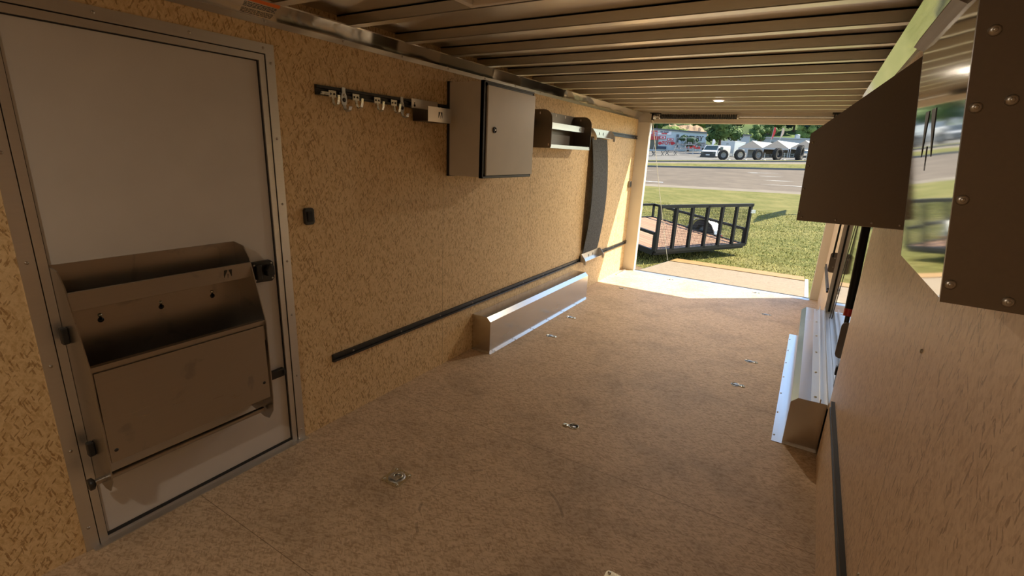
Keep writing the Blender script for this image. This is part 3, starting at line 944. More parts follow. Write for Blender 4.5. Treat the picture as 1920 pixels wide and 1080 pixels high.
# ceiling light and roof vent
def dome_light(x, y, lab, watt, z=2.128):
    t = thing('ceiling_light', lab, 'ceiling light', (x, y, z))
    b = MB(); b.lathe([(.0001, 0), (.058, 0), (.058, -.008), (.048, -.012), (.048, -.006), (.0001, -.006)], (x, y, z), (0, 0, 1), 28); b.build('housing', M['vent_white'], t)
    b = MB(); b.lathe([(.047, -.008), (.042, -.015), (.025, -.019), (.0001, -.020)], (x, y, z), (0, 0, 1), 28); b.build('lens', M['lens'], t)
    ld = bpy.data.lights.new('dome_lamp', 'AREA'); ld.shape = 'DISK'; ld.size = .08; ld.energy = watt; ld.color = (1.0, .86, .68)
    lo = bpy.data.objects.new('dome_lamp', ld); COL.objects.link(lo); lo.parent = t; lo.location = (0, 0, -.024)
    return t
M['lens'] = emit('lamp_lens', (1.0, .9, .75), 2.5)
dome_light(1.245, 5.196, 'round white dome light on a far roof beam', 7.0)
dome_light(1.245, -.55, 'added dome light behind the camera, unseen fill for the front half', 2.6)  # added lamp out of view, lifts the dark front half
t = thing('roof_vent', 'square pale roof vent between near roof beams', 'roof vent', (1.06, 1.61, 2.12))
b = MB(); b.box((.84, 1.44, 2.125), (1.30, 1.47, ZR)); b.box((.84, 1.76, 2.125), (1.30, 1.79, ZR)); b.box((.84, 1.47, 2.125), (.87, 1.76, ZR)); b.box((1.27, 1.47, 2.125), (1.30, 1.76, ZR)); b.build('frame', M['vent_white'], t, .004)
b = MB(); b.box((.87, 1.47, 2.15), (1.27, 1.76, 2.155)); b.build('screen', M['vent_white'], t)
b = MB(); b.torus((1.07, 1.615, 2.146), (0, 0, 1), .10, .006, 28, 6); b.torus((1.07, 1.615, 2.146), (0, 0, 1), .05, .005, 24, 6); b.build('vent_ring', M['clutter'], t)

# ------------------------------------------------------------------ counterbalance spring over the ramp opening
t = thing('ramp_spring', 'dark counterbalance spring and shaft under the header of ramp opening', 'ramp spring', (.73, 6.66, 2.09))
b = MB(); b.tube([(.20, 6.66, 2.085), (2.30, 6.66, 2.085)], .011, 10); b.build('shaft', M['galv'], t)
b = MB()
pts = []
turns = 46
for k in range(turns * 10 + 1):
    a = 2 * math.pi * k / 10
    pts.append((.30 + .93 * k / (turns * 10), 6.66 + .022 * math.cos(a), 2.085 + .022 * math.sin(a)))
b.tube(pts, .0085, 5); b.build('coil', M['rubber'], t)
b = MB(); b.lathe([(.0001, 0), (.03, 0), (.03, .02), (.0001, .02)], (1.225, 6.66, 2.085), (1, 0, 0), 12); b.lathe([(.0001, 0), (.03, 0), (.03, .02), (.0001, .02)], (.285, 6.66, 2.085), (1, 0, 0), 12); b.build('spring_cone', M['screw'], t)
for xx in (.20, 2.21):
    b = MB(); b.box((xx - .02, 6.60, 2.12), (xx + .09, 6.74, 2.13)); b.box((xx, 6.62, 2.04), (xx + .01, 6.72, 2.13)); b.build('bracket', M['black_metal'], t)
    b = MB(); b.lathe([(.0001, 0), (.035, 0), (.035, .006), (.024, .009), (.024, .018), (.035, .02), (.035, .026), (.0001, .026)], (xx + .02, 6.66, 2.085), (1, 0, 0), 18); b.build('cable_drum', M['alu_dull'], t)
# lift cord down to the ramp
b = MB()
A = Vector((.205, 6.66, 2.06)); B = Vector((.19, 8.60, -.155))
pts = [A.lerp(B, k / 12) + Vector((0, 0, -.05 * math.sin(math.pi * k / 12))) for k in range(13)]
b.tube(pts, .004, 6)
tag(b.build('lift_cord', M['cord']), 'thin white cord from the header spring down to the ramp corner', 'cord')

# ------------------------------------------------------------------ ramp door
RZ = lambda y: -.012 - (y - 6.80) * .092
r = thing('door_2', 'lowered ramp door of pale strand board resting on the lawn', 'ramp door', (1.26, 6.8, 0), kind='structure')
def slope_slab(x0, x1, y0, y1, dz, th):
    b = MB()
    v = [(x0, y0, RZ(y0) + dz), (x1, y0, RZ(y0) + dz), (x1, y1, RZ(y1) + dz), (x0, y1, RZ(y1) + dz)]
    return b.add(v + [(p[0], p[1], p[2] - th) for p in v], [(0, 1, 2, 3), (7, 6, 5, 4), (0, 4, 5, 1), (1, 5, 6, 2), (2, 6, 7, 3), (3, 7, 4, 0)])
slope_slab(.20, 2.30, 6.825, 8.68, 0, .045).build('deck', M['osb_ramp'], r)
b = slope_slab(2.30, 2.345, 6.80, 9.0, .004, .055); b.build('side_trim', M['white_paint'], r)
b = slope_slab(.19, .20, 6.80, 8.68, .001, .05); b.build('side_trim', M['alu'], r)
b = slope_slab(.205, 2.29, 8.72, 9.29, .006, .02); b.build('ramp_flap', M['plywood'], r)
b = MB(); b.tube([(.19, 6.79, -.014), (2.34, 6.79, -.014)], .010, 8); b.build('hinge', M['rubber'], r)
b = MB(); b.box((.17, 6.753, -.03), (2.345, 6.80, .002)); b.build('dark_gap_strip', M['rubber'], r)  # dark strip standing in for the shaded gap between floor and ramp
b = slope_slab(.20, 2.30, 8.68, 8.72, -.02, .02); b.build('flap_hinge', M['rubber'], r)

# ------------------------------------------------------------------ escape door in the right wall
e = thing('door_3', 'mirror bright escape door recessed in right wall above the wheel box', 'door', (2.5, 3.97, 0), kind='structure')
b = MB(); b.box((2.475, 2.90, 0), (2.53, 5.14, 1.78)); b.build('door_skin', M['alu_mirror'], e)
b = MB(); b.box((2.44, 5.095, .0), (2.475, 5.10, 1.75)); b.build('jamb', M['alu_dull'], e)
b = MB(); b.box((2.468, 5.075, .30), (2.475, 5.095, 1.75)); b.build('jamb_seal', M['black_metal'], e)
b = MB(); b.box((2.44, 2.93, .30), (2.475, 2.935, 1.75)); b.build('jamb', M['alu_dull'], e)
st = MB(); st.tube([(2.446, 3.40, 1.46), (2.446, 3.16, .80)], .0215, 14); g = st.build('gas_strut', M['black_metal'], e)
st = MB(); st.tube([(2.446, 3.165, .815), (2.446, 3.155, .775)], .0235, 14); st.build('strut_ring', M['red'], g)
st = MB(); st.tube([(2.446, 3.157, .78), (2.446, 3.12, .66)], .012, 10); st.build('strut_rod', M['black'], g)
def paddle(y, x0, x1, z0, z1):
    b = MB(); r_ = .02
    poly = [(x1, z0), (x1, z1), (x0 + r_, z1), (x0 + .006, z1 - .006), (x0, z1 - r_), (x0, z0 + r_), (x0 + .006, z0 + .006), (x0 + r_, z0)]
    b.prism(poly, 1, y, y + .006)
    o = b.build('strut_plate', M['alu_dark'], e)
    b = MB()
    for zz in (z0 + .05, z1 - .05): b.dome((x1 - .012, y, zz), (0, -1, 0), .005, .004)
    b.build_each('bolt', M['zinc'], o)
paddle(3.05, 2.420, 2.472, .56, .765)
paddle(5.06, 2.392, 2.44, .66, .84)
st = MB(); st.tube([(2.418, 5.05, 1.5), (2.410, 5.05, .80)], .008, 10); st.build('gas_strut', M['black_metal'], e)
st = MB(); st.tube([(2.468, 4.15, 1.50), (2.468, 4.70, .34)], .003, 6); st.build('release_cable', M['black'], e)
b = MB(); b.box((2.455, 3.10, .36), (2.475, 3.14, .50)); b.box((2.445, 3.10, .44), (2.455, 3.13, .49)); b.build('latch', M['black'], e, .003)

# ------------------------------------------------------------------ cabinets on the right wall
# near, shallow one with the polished front that leans out at the top
ya, yb = .602, .885
t = thing('aerosol_cabinet', 'polished shallow cabinet with cut mark and riveted end on right wall', 'cabinet', (W, (ya + yb) / 2, 1.45))
fr0, fr1 = (2.285, 1.453), (2.252, 1.727)
b = MB(); b.prism([(fr0[0], fr0[1]), (fr0[0] + .003, fr0[1]), (fr1[0] + .003, fr1[1]), (fr1[0], fr1[1])], 1, ya + .004, yb); fp = b.build('front_panel', M['alu_mirror'], t)
b = MB(); b.prism([(fr0[0] - .001, fr0[1] - .002), (W, 1.449), (W, 1.90), (2.40, 1.90), (fr1[0] - .001, fr1[1] + .004)], 1, ya, ya + .004); ep = b.build('end_panel', M['alu_dark'], t)
b = MB(); b.prism([(fr0[0], fr0[1]), (W, 1.45), (W, 1.90), (2.40, 1.90), (fr1[0], fr1[1])], 1, yb - .004, yb); b.build('end_panel', M['alu_dark'], t)
b = MB(); b.prism([(fr0[0], 1.453), (W, 1.449), (W, 1.453), (fr0[0], 1.456)], 1, ya + .004, yb); b.build('bottom_panel', M['alu_dull'], t)
b = MB(); b.prism([(fr1[0], fr1[1]), (2.40, 1.90), (2.40, 1.896), (fr1[0] + .003, fr1[1] - .002)], 1, ya + .004, yb - .004); b.build('top_panel', M['alu_dull'], t)
b = MB(); b.prism([(fr1[0] + .002, fr1[1] - .004), (fr1[0] - .011, fr1[1] + .003), (fr1[0] - .007, fr1[1] + .013), (fr1[0] - .005, fr1[1] + .012), (fr1[0] - .008, fr1[1] + .004), (fr1[0] + .002, fr1[1])], 1, ya + .05, yb); b.build('pull_lip', M['alu_dark'], fp)
for x_, z_ in ((2.292, 1.634), (2.268, 1.690), (2.270, 1.628), (2.279, 1.548), (2.331, 1.460), (2.288, 1.469)):
    b = MB(); b.dome((x_, ya, z_), (0, -1, 0), .005, .003); b.dome((x_, ya - .0026, z_), (0, -1, 0), .0022, .0012); b.build('rivet', M['screw'], ep)
vv = Vector((fr1[0] - fr0[0], 0, fr1[1] - fr0[1])).normalized(); nn = Vector((-vv.z, 0, vv.x))
def onface(y, z):
    s = (z - fr0[1]) / (fr1[1] - fr0[1]); return Vector((fr0[0] + (fr1[0] - fr0[0]) * s, y, z)) + nn * .0006
b = MB()
for tri in (((.806, 1.641), (.782, 1.641), (.806, 1.588)), ((.742, 1.641), (.768, 1.641), (.744, 1.588))):
    p = [onface(*q) for q in tri]
    b.add(p + [q - nn * .0005 for q in p], [(0, 1, 2), (5, 4, 3), (0, 3, 4, 1), (1, 4, 5, 2), (2, 5, 3, 0)])
b.build('logo', M['black'], fp)
b = MB(); p = [onface(*q) for q in ((.776, 1.60), (.773, 1.60), (.776, 1.572))]; b.add(p + [q - nn * .0005 for q in p], [(0, 1, 2), (5, 4, 3), (0, 3, 4, 1), (1, 4, 5, 2), (2, 5, 3, 0)]); b.build('logo_spike', M['black'], fp)
# far, deep one with a sloping top
ya, yb = 2.00, 2.90
t = thing('overhead_cabinet', 'deep brown metal cabinet with sloping top and rivets on right wall', 'cabinet', (W, (ya + yb) / 2, 1.42))
prof = [(2.128, 1.381), (W - .002, 1.383), (W - .002, 1.985), (2.372, 1.905), (2.119, 1.673)]
b = MB(); b.prism(prof, 1, ya, ya + .004); ep = b.build('end_panel', M['alu_dark'], t)
b = MB(); b.prism(prof, 1, yb - .004, yb); b.build('end_panel', M['alu_dark'], t)
b = MB(); b.prism([(2.128, 1.381), (2.132, 1.381), (2.123, 1.673), (2.119, 1.673)], 1, ya + .004, yb - .004); b.build('front_panel', M['alu_mirror'], t)
b = MB(); b.box((2.132, ya + .004, 1.381), (W - .002, yb - .004, 1.385)); b.build('bottom_panel', M['alu_dull'], t)
b = MB(); b.prism([(2.123, 1.669), (2.372, 1.899), (2.372, 1.903), (2.123, 1.673)], 1, ya + .004, yb - .004); b.build('top_panel', M['alu_dull'], t)
for x_, z_ in ((2.130, 1.645), (2.131, 1.568), (2.131, 1.490), (2.132, 1.410), (2.142, 1.393), (2.243, 1.394), (2.345, 1.395), (2.42, 1.395)):
    b = MB(); b.dome((x_, ya, z_), (0, -1, 0), .0045, .003); b.build('rivet', M['screw'], ep)
# screws in the right wall
for k, (yy, zz) in enumerate(((1.39, 1.17), (1.36, .55), (.62, .83), (.72, 1.30))):
    b = MB(); b.dome((W, yy, zz), (-1, 0, 0), .006, .004, 12)
    tag(b.build('wall_screw', M['screw']), ['wall screw in panel joint just under the polished cabinet', 'wall screw low in the panel joint of right wall', 'wall screw at the right edge of the picture on right wall', 'wall screw behind the polished cabinet'][k], 'screw', 'screws in the right wall')
#EXTERIOR
# ------------------------------------------------------------------ the place outside: strips of ground along the road
LA = Vector((-8.397, 35.891, -.3)); LD = Vector((.92545, .37887, 0)); LN = Vector((-.37887, .92545, 0))
def on_line(px, py, off):
    """the point that the photograph shows at px, py on the line off metres beyond the near kerb"""
    d = ROT @ Vector(((px - 960) / F_PX, 1, -(py - 540) / F_PX))
    t = (LN.dot(LA - CAM) + off) / LN.dot(d)
    return CAM + d * t
def edge(off, p=None, q=None):
    """a ground line off metres beyond the kerb, running far both ways"""
    if p is None:
        a = LA + LN * off; b = a + LD * 10
    else:
        a, b = on_line(p[0], p[1], off), on_line(q[0], q[1], off)
    sl = (b.z - a.z) / (LD.dot(b - a))
    s0 = LD.dot(a - LA)
    out = []
    for s in (-140, -60, -30, -12, 0, 12, 30, 60, 140):
        sc = max(-45, min(45, s))
        pt = LA + LN * off + LD * s
        pt.z = a.z + sl * (sc - s0)
        out.append(pt)
    return out
def strip(name, e0, e1, mat, lab, cat, sub=1):
    b = MB()
    n = len(e0)
    v = list(e0) + list(e1)
    b.add(v, [(i, i + 1, i + 1 + n, i + n) for i in range(n - 1)])
    o = b.build(name, mat)
    return struct(o, lab, cat)
E0 = edge(0)
E1 = edge(20, (1211, 313), (1509.8, 319))
E2 = edge(24, (1211, 306), (1510, 307.5))
E3 = edge(27, (1211, 303.5), (1510, 304))
E4 = edge(31, (1211, 300), (1510, 300.5))
E5 = edge(80, (1211, 281), (1510, 286))
# lawn with flat ground around the trailer
lawn_edge = edge(-3.0)
b = MB()
g0 = [Vector((p.x, -30, -.3)) for p in lawn_edge]
n = len(g0)
b.add(g0 + lawn_edge, [(i, i + 1, i + 1 + n, i + n) for i in range(n - 1)])
struct(b.build('lawn', M['grass_ground']), 'mown green and yellow lawn behind the trailer', 'lawn')
strip('kerb', lawn_edge, E0, M['concrete'], 'pale concrete shoulder between lawn and road', 'kerb')
road_mid = [p.lerp(q, .5) for p, q in zip(E0, E1)]
strip('road', E0, E1, M['asphalt'], 'wide grey tan road across the lawn', 'road')
strip('verge_lawn', E1, E2, M['grass_ground'], 'grass verge along the far side of the road', 'verge')
strip('pavement', E2, E3, M['concrete'], 'pale strip of pavement beyond the grass verge', 'pavement')
strip('far_lawn', E3, E4, M['grass_ground'], 'thin grass strip in front of the market lot', 'verge')
strip('lot_ground', E4, E5, M['lot'], 'pale gravel lot in front of the store and tents', 'lot')
E6 = [p + LN * 110 + Vector((0, 0, 46)) for p in E5]
E5b = [p + LN * 25 + Vector((0, 0, 5)) for p in E5]
b = MB(); n = len(E5)
b.add(E5 + E5b + E6, [(i, i + 1, i + 1 + n, i + n) for i in range(n - 1)] + [(n + i, n + i + 1, n + i + 1 + n, n + i + n) for i in range(n - 1)])
struct(b.build('hill', M['hill']), 'wooded hillside rising behind the market', 'hill')
# kerb line and painted marks on the road
def road_mark(p, q, w, name='road_marking'):
    p, q = Vector(p), Vector(q)
    s = (q - p).normalized().cross(Vector((0, 0, 1))) * w / 2
    b = MB(); u = Vector((0, 0, .012))
    v = [p - s + u, q - s + u, q + s + u, p + s + u]
    b.add(v + [x - Vector((0, 0, .03)) for x in v], [(0, 1, 2, 3), (7, 6, 5, 4), (0, 4, 5, 1), (1, 5, 6, 2), (2, 6, 7, 3), (3, 7, 4, 0)])
    return b.build(name, M['paint_line'])
def road_pt(px, py):
    """the point of the road surface that shows at px, py"""
    lo, hi = 0.0, 20.0
    for _ in range(40):
        m_ = (lo + hi) / 2
        p = on_line(px, py, m_)
        s = LD.dot(p - LA)
        def z_on(e):
            for i in range(len(e) - 1):
                s0, s1 = LD.dot(e[i] - LA), LD.dot(e[i + 1] - LA)
                if s0 <= s <= s1: return e[i].z + (e[i + 1].z - e[i].z) * (s - s0) / (s1 - s0)
            return e[-1].z
        zr = z_on(E0) + (z_on(E1) - z_on(E0)) * m_ / 20
        if p.z > zr: hi = m_
        else: lo = m_
        if py > 300 and p.z < zr: pass
    p = on_line(px, py, (lo + hi) / 2)
    return p
def road_point(px, py):
    best = None
    for k in range(401):
        off = k * .05
        p = on_line(px, py, off)
        s = LD.dot(p - LA)
        def z_on(e):
            for i in range(len(e) - 1):
                s0, s1 = LD.dot(e[i] - LA), LD.dot(e[i + 1] - LA)
                if s0 <= s <= s1: return e[i].z + (e[i + 1].z - e[i].z) * (s - s0) / (s1 - s0)
            return e[-1].z
        zr = z_on(E0) + (z_on(E1) - z_on(E0)) * off / 20
        dd = abs(p.z - zr)
        if best is None or dd < best[0]: best = (dd, p)
    return best[1]
marks = [((1212, 319.5), (1300, 321.5), .25, 'long white edge line nearest the far verge'), ((1347, 322.5), (1420, 324.5), .22, 'white lane dash near the far edge of the road'),
         ((1422, 330), (1506, 333.5), .22, 'white lane line in the middle of the road'), ((1391, 336.5), (1506, 341), .22, 'white lane line nearer the lawn'),
         ((1400, 323.5), (1508, 327), .2, 'thin white lane line near the far edge, right part'), ((1420, 345), (1505, 350), .2, 'thin white shoulder line beside the lawn')]
for a_, b_, w_, lb in marks:
    struct(road_mark(road_point(*a_), road_point(*b_), w_), lb, 'road marking')
# turn arrow painted on the near lane
c0 = road_point(1246, 341.5)
b = MB(); u = Vector((0, 0, .014))
poly = [(-3.0, -.12), (.2, -.12), (.2, -.5), (2.4, 0), (.2, .5), (.2, .12), (-3.0, .12)]
v = [c0 - LD * p[0] + LN * p[1] * 1.6 + u for p in poly]
v = [Vector((p.x, p.y, p.z)) for p in v]
b.add(v + [p - Vector((0, 0, .03)) for p in v], [tuple(range(7)), tuple(range(13, 6, -1))] + [(i, i + 7, (i + 1) % 7 + 7, (i + 1) % 7) for i in range(7)])
struct(b.build('road_marking', M['paint_line']), 'white turn arrow painted on the near lane at left', 'road marking')
# dark kerb face under the verge
b = MB()
for i in range(len(E1) - 1): b.bar(E1[i] + Vector((0, 0, .02)), E1[i + 1] + Vector((0, 0, .02)), .25, .3)
struct(b.build('far_kerb', M['roof_grey']), 'dark kerb under the verge on the far side of the road', 'kerb')
b = MB()
for i in range(len(E3) - 1): b.bar(E3[i] + Vector((0, 0, .03)), E3[i + 1] + Vector((0, 0, .03)), .25, .22)
struct(b.build('far_kerb', M['roof_grey']), 'dark kerb between pale pavement and the market grass strip', 'kerb')
# bare patch beside the ramp
b = MB()
pts = []
for k in range(20):
    a = 2 * math.pi * k / 20
    pts.append((-.55 + (.62 + .12 * math.sin(3 * a)) * math.cos(a), 7.6 + (.85 + .1 * math.cos(5 * a)) * math.sin(a)))
b.prism(pts, 2, -.31, -.296)
struct(b.build('bare_ground', M['dirt']), 'bare brown earth beside the left edge of the ramp', 'ground')
# grass blades, nobody could count them
b = MB()
rg = random.Random(3)
vv_, ff_ = [], []
cnt = 0
while cnt < 60000:
    y = 6.6 + 15 * rg.random() ** 1.7
    x = rg.uniform(-3.0 - (y - 6.6) * .35, 3.0 + (y - 6.6) * .1)
    if .1 < x < 2.42 and y < 9.33: continue
    if -1.1 < x < .1 and 6.9 < y < 8.3 and rg.random() < .75: continue
    h = rg.uniform(.015, .042); a = rg.uniform(0, 6.28); w = rg.uniform(.004, .008) * (1 + (y - 6.6) * .06)
    lx, ly = rg.uniform(-.03, .03), rg.uniform(-.03, .03)
    o = len(vv_)
    vv_ += [(x - w * math.cos(a), y - w * math.sin(a), -.302), (x + w * math.cos(a), y + w * math.sin(a), -.302), (x + lx, y + ly, -.3 + h)]
    ff_.append((o, o + 1, o + 2)); cnt += 1
b.add(vv_, ff_)
tag(b.build('grass', M['blade']), 'short grass blades on the lawn around the ramp and black trailer', 'grass', None, 'stuff')

# ------------------------------------------------------------------ black utility trailer with mesh gate
ang = math.atan2(2.15, 1.24)
GW, GL = 2.48, 2.6
t = thing('utility_trailer', 'black utility trailer with wooden deck and raised mesh gate on the lawn', 'trailer', (0, 0, 0))
dz = lambda y: .10 * y / 1.3          # the deck rises towards its tongue
b = MB()
v = [(0, 0, dz(0)), (GW, 0, dz(0)), (GW, GL, dz(GL)), (0, GL, dz(GL))]
b.add(v + [(p[0], p[1], p[2] - .04) for p in v], [(0, 1, 2, 3), (7, 6, 5, 4), (0, 4, 5, 1), (1, 5, 6, 2), (2, 6, 7, 3), (3, 7, 4, 0)])
M['deck_wood'].node_tree.nodes['Separate XYZ']
for nd_ in M['deck_wood'].node_tree.nodes:
    if nd_.type == 'MATH' and nd_.operation == 'DIVIDE':
        for lk_ in list(M['deck_wood'].node_tree.links):
            if lk_.to_node == nd_ and lk_.to_socket == nd_.inputs[0]: M['deck_wood'].node_tree.links.remove(lk_)
        M['deck_wood'].node_tree.links.new(M['deck_wood'].node_tree.nodes['Separate XYZ'].outputs[0], nd_.inputs[0])
b.build('deck', M['deck_wood'], t)
b = MB()
for p, q in (((0, 0), (GW, 0)), ((GW, 0), (GW, GL)), ((GW, GL), (0, GL)), ((0, GL), (0, 0))):
    b.bar((p[0], p[1], dz(p[1]) - .03), (q[0], q[1], dz(q[1]) - .03), .05, .10)
b.bar((GW / 2, GL, dz(GL) - .05), (GW / 2, GL + 1.1, dz(GL) - .05), .06, .08)
b.build('chassis', M['black_metal'], t)
RH = .31
b = MB()
for p, q in (((0, 0), (0, GL)), ((0, GL), (GW, GL)), ((GW, GL), (GW, 0))):
    b.bar((p[0], p[1], dz(p[1]) + RH), (q[0], q[1], dz(q[1]) + RH), .05, .05)
rl = b.build('side_rail', M['black_metal'], t)
for p in ((0, 0), (0, 1.2), (0, GL), (.8, GL), (1.6, GL), (GW, GL), (GW, 1.9), (GW, .6), (GW, 0)):
    b = MB(); b.bar((p[0], p[1], dz(p[1]) - .03), (p[0], p[1], dz(p[1]) + RH), .045, .045, (0, 1, 0)); b.build('rail_post', M['black_metal'], t)
for xx in (-.16, GW + .16):
    b = MB()
    prof = []
    for k in range(9):
        a = math.pi * k / 8; prof.append((1.15 + .42 * math.cos(a), -.02 + .40 * math.sin(a)))
    inner = [(1.15 + .40 * math.cos(math.pi * k / 8), -.02 + .38 * math.sin(math.pi * k / 8)) for k in range(8, -1, -1)]
    b.prism(prof + inner, 0, xx - .11, xx + .11); fd = b.build('fender', M['galv'], t)
    b = MB(); b.lathe([(.16, -.09), (.26, -.10), (.29, -.06), (.29, .06), (.26, .10), (.16, .09)], (xx, 1.15, .05), (1, 0, 0), 24); wh = b.build('wheel', M['tyre'], t)
    b = MB(); b.lathe([(.16, .05), (.12, .03), (.05, .06), (.0001, .06)], (xx, 1.15, .05), (1 if xx > 0 else -1, 0, 0), 18); b.build('rim', M['paint_white'], wh)
b = MB(); b.box((GW + .03, .55, .02), (GW + .06, .68, .08)); b.build('marker_lamp', M['red'], t)
b = MB(); b.box((-.06, .45, .10), (-.03, .56, .18)); b.build('marker_lamp', M['red'], t)
# gate
gb = MB(); GH = .80
gb.bar((-.02, -.05, GH), (GW + .06, -.05, GH), .05, .06); gb.bar((0, -.05, .0), (GW, -.05, .0), .05, .06)
gt = gb.build('gate', M['black_metal'], t)
for k in range(7):
    xx = GW * k / 6
    b = MB(); b.bar((xx, -.05, 0), (xx, -.05, GH), .055, .05, (0, 1, 0)); b.build('gate_upright', M['black_metal'], gt)
b = MB()
for k in range(1, 27): b.bar((0, -.03, GH * k / 27), (GW, -.03, GH * k / 27), .004, .005)
for k in range(1, 66): b.bar((GW * k / 66, -.03, 0), (GW * k / 66, -.03, GH), .003, .003, (0, 1, 0))
b.build('gate_mesh', M['black_metal'], gt)
b = MB(); b.box((GW - .02, -.10, GH - .16), (GW + .10, -.04, GH - .10)); b.build('gate_latch', M['galv'], gt)
t.location = (-.13, 8.78, -.06); t.rotation_euler = (0, 0, ang)

# ------------------------------------------------------------------ tractor tyres stood on edge along the lot
def tractor_tyre(px, py, rad, rim_mat, lab, yaw=0.0, style=0):
    p = on_line(px, py, 32.2)
    t = thing('tractor_tyre', lab, 'tyre', (0, 0, 0), 'row of tractor tyres')
    w = rad * .34; ri = rad * .52
    b = MB(); b.lathe([(ri, -w * .8), (rad * .8, -w), (rad * .95, -w * .8), (rad * .95, w * .8), (rad * .8, w), (ri, w * .8)], (0, 0, 0), (0, 1, 0), 30, closed=True)
    ty = b.build('tyre', M['tyre'], t)
    b = MB()
    for k in range(22):
        a = 2 * math.pi * k / 22
        for s in (-1, 1):
            aa = a + (0 if s < 0 else math.pi / 22)
            c_, s_ = math.cos(aa), math.sin(aa)
            b.bar((rad * .96 * c_, s * w * .05, rad * .96 * s_), (rad * .93 * math.cos(aa + .16), s * w * .9, rad * .93 * math.sin(aa + .16)), rad * .07, rad * .10, (c_, 0, s_))
    b.build('tread', M['tyre'], ty)
    if rim_mat is not None:
        b = MB(); b.lathe([(.0001, -w * .5), (ri * .3, -w * .55), (ri * .35, -w * .4), (ri * .9, -w * .45), (ri * 1.02, -w * .85), (ri * 1.02, w * .8), (.0001, w * .3)], (0, 0, 0), (0, 1, 0), 24); b.build('rim', rim_mat, t)
    t.location = (p.x, p.y, p.z + rad * .98)
    t.rotation_euler = (0, 0, math.atan2(LD.y, LD.x) + yaw)
    return t, p
tractor_tyre(1354.2, 300, .66, M['rim_grey'], 'tractor tyre with grey rim beside the white van', .15)
tractor_tyre(1385, 300.3, .70, M['rim_tan'], 'tractor tyre with closed tan disc before the white box trailer', .3)
tractor_tyre(1418.8, 300.6, .72, M['rim_grey'], 'tractor tyre with dark open hub under the first tent', .45)
tractor_tyre(1455.8, 300.8, .78, None, 'rimless tractor tyre standing before the second tent', .6)
tractor_tyre(1496.6, 301.5, .98, None, 'largest tractor tyre, turned aside with cut open tread, before the last tent', 1.0)
for k, (px, lab) in enumerate(((1366, 'first'), (1397, 'second'), (1432, 'third'), (1469, 'fourth'), (1511, 'last'))):
    p = on_line(px, 300.9, 31.3)
    t = thing('marker_post', 'short white post on pale foot, %s in the row between the tractor tyres' % lab, 'post', tuple(p))
    b = MB(); b.bar(p, p + Vector((0, 0, .95)), .06, .06); b.build('pole', M['paint_white'], t)
    b = MB(); b.lathe([(.0001, .12), (.2, .12), (.24, 0), (.0001, 0)], tuple(p), (0, 0, 1), 12); b.build('foot', M['rim_tan'], t)

# ------------------------------------------------------------------ white van and box trailer
def oriented(px, py, off, yaw=0.0):
    p = on_line(px, py, off)
    return p, math.atan2(LD.y, LD.x) + yaw
p, a = oriented(1326, 299.5, 40, -.62)
t = thing('van', 'white van with black grille parked facing the road', 'van', (0, 0, 0))
b = MB(); b.prism([(-.0, .45), (0, 1.05), (.55, 1.22), (1.25, 1.86), (5.0, 1.92), (5.2, 1.7), (5.2, .45)], 0, -1.0, 1.0)
bd = b.build('body', M['paint_white'], t, .06)
b = MB(); b.add([(-.86, .62, 1.27), (.86, .62, 1.27), (.78, 1.2, 1.80), (-.78, 1.2, 1.80), (-.86, .58, 1.27), (.86, .58, 1.27), (.78, 1.16, 1.82), (-.78, 1.16, 1.82)], [(0, 1, 2, 3), (7, 6, 5, 4), (0, 4, 5, 1), (1, 5, 6, 2), (2, 6, 7, 3), (3, 7, 4, 0)]); b.build('windshield', M['dark_glass'], bd)
b = MB(); b.box((-.95, -.06, .5), (.95, .02, 1.0)); gr = b.build('grille', M['black'], t)
b = MB(); b.box((-.25, -.09, .55), (.25, -.06, .70)); b.build('plate', M['paint_white'], gr)
b = MB(); b.box((-1.0, -.12, .32), (1.0, .05, .52)); b.build('bumper', M['black'], t)
for sx in (-1, 1):
    b = MB(); b.box((sx * .62, -.075, .78), (sx * .92, -.05, .96)); b.build('headlamp', M['dark_glass'], t)
    b = MB(); b.box((sx * 1.0, .75, 1.2), (sx * 1.25, .9, 1.5)); b.build('mirror', M['black'], t)
    b = MB(); b.box((sx * 1.0, 1.3, 1.25), (sx * 1.012, 2.3, 1.7)); b.build('side_window', M['dark_glass'], t)
    for yy in (.9, 4.2):
        b = MB(); b.lathe([(.0001, -.12), (.36, -.12), (.36, .12), (.0001, .12)], (sx * .86, yy, .36), (1, 0, 0), 18); b.build('wheel', M['tyre'], t)
t.location = p; t.rotation_euler = (0, 0, a); t.scale = (1.12, 1, 1.12)
p, a = oriented(1359, 299, 46, -.60)
t = thing('box_trailer', 'tall white box trailer between the van and the tents', 'trailer', (0, 0, 0))
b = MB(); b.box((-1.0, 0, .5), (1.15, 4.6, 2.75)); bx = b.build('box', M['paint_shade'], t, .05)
b = MB(); b.box((-.9, -.02, .55), (1.05, 0, .95)); b.build('stone_guard', M['galv'], bx)
b = MB(); b.box((-1.02, -.02, 2.68), (1.17, 4.62, 2.80)); b.build('roof', M['paint_white'], t)
b = MB(); b.bar((.07, 0, .5), (.07, -1.1, .5), .12, .12); b.build('tongue', M['red'], t)
for sx in (-1.0, 1.15):
    for yy in (2.0, 2.8):
        b = MB(); b.lathe([(.0001, -.1), (.36, -.1), (.36, .1), (.0001, .1)], (sx, yy, .36), (1, 0, 0), 18); b.build('wheel', M['tyre'], t)
lettering('JOE', .22, M['ink'], t, (.05, -.03, 2.35), (R(90), 0, 0), .005)
t.location = p; t.rotation_euler = (0, 0, a)

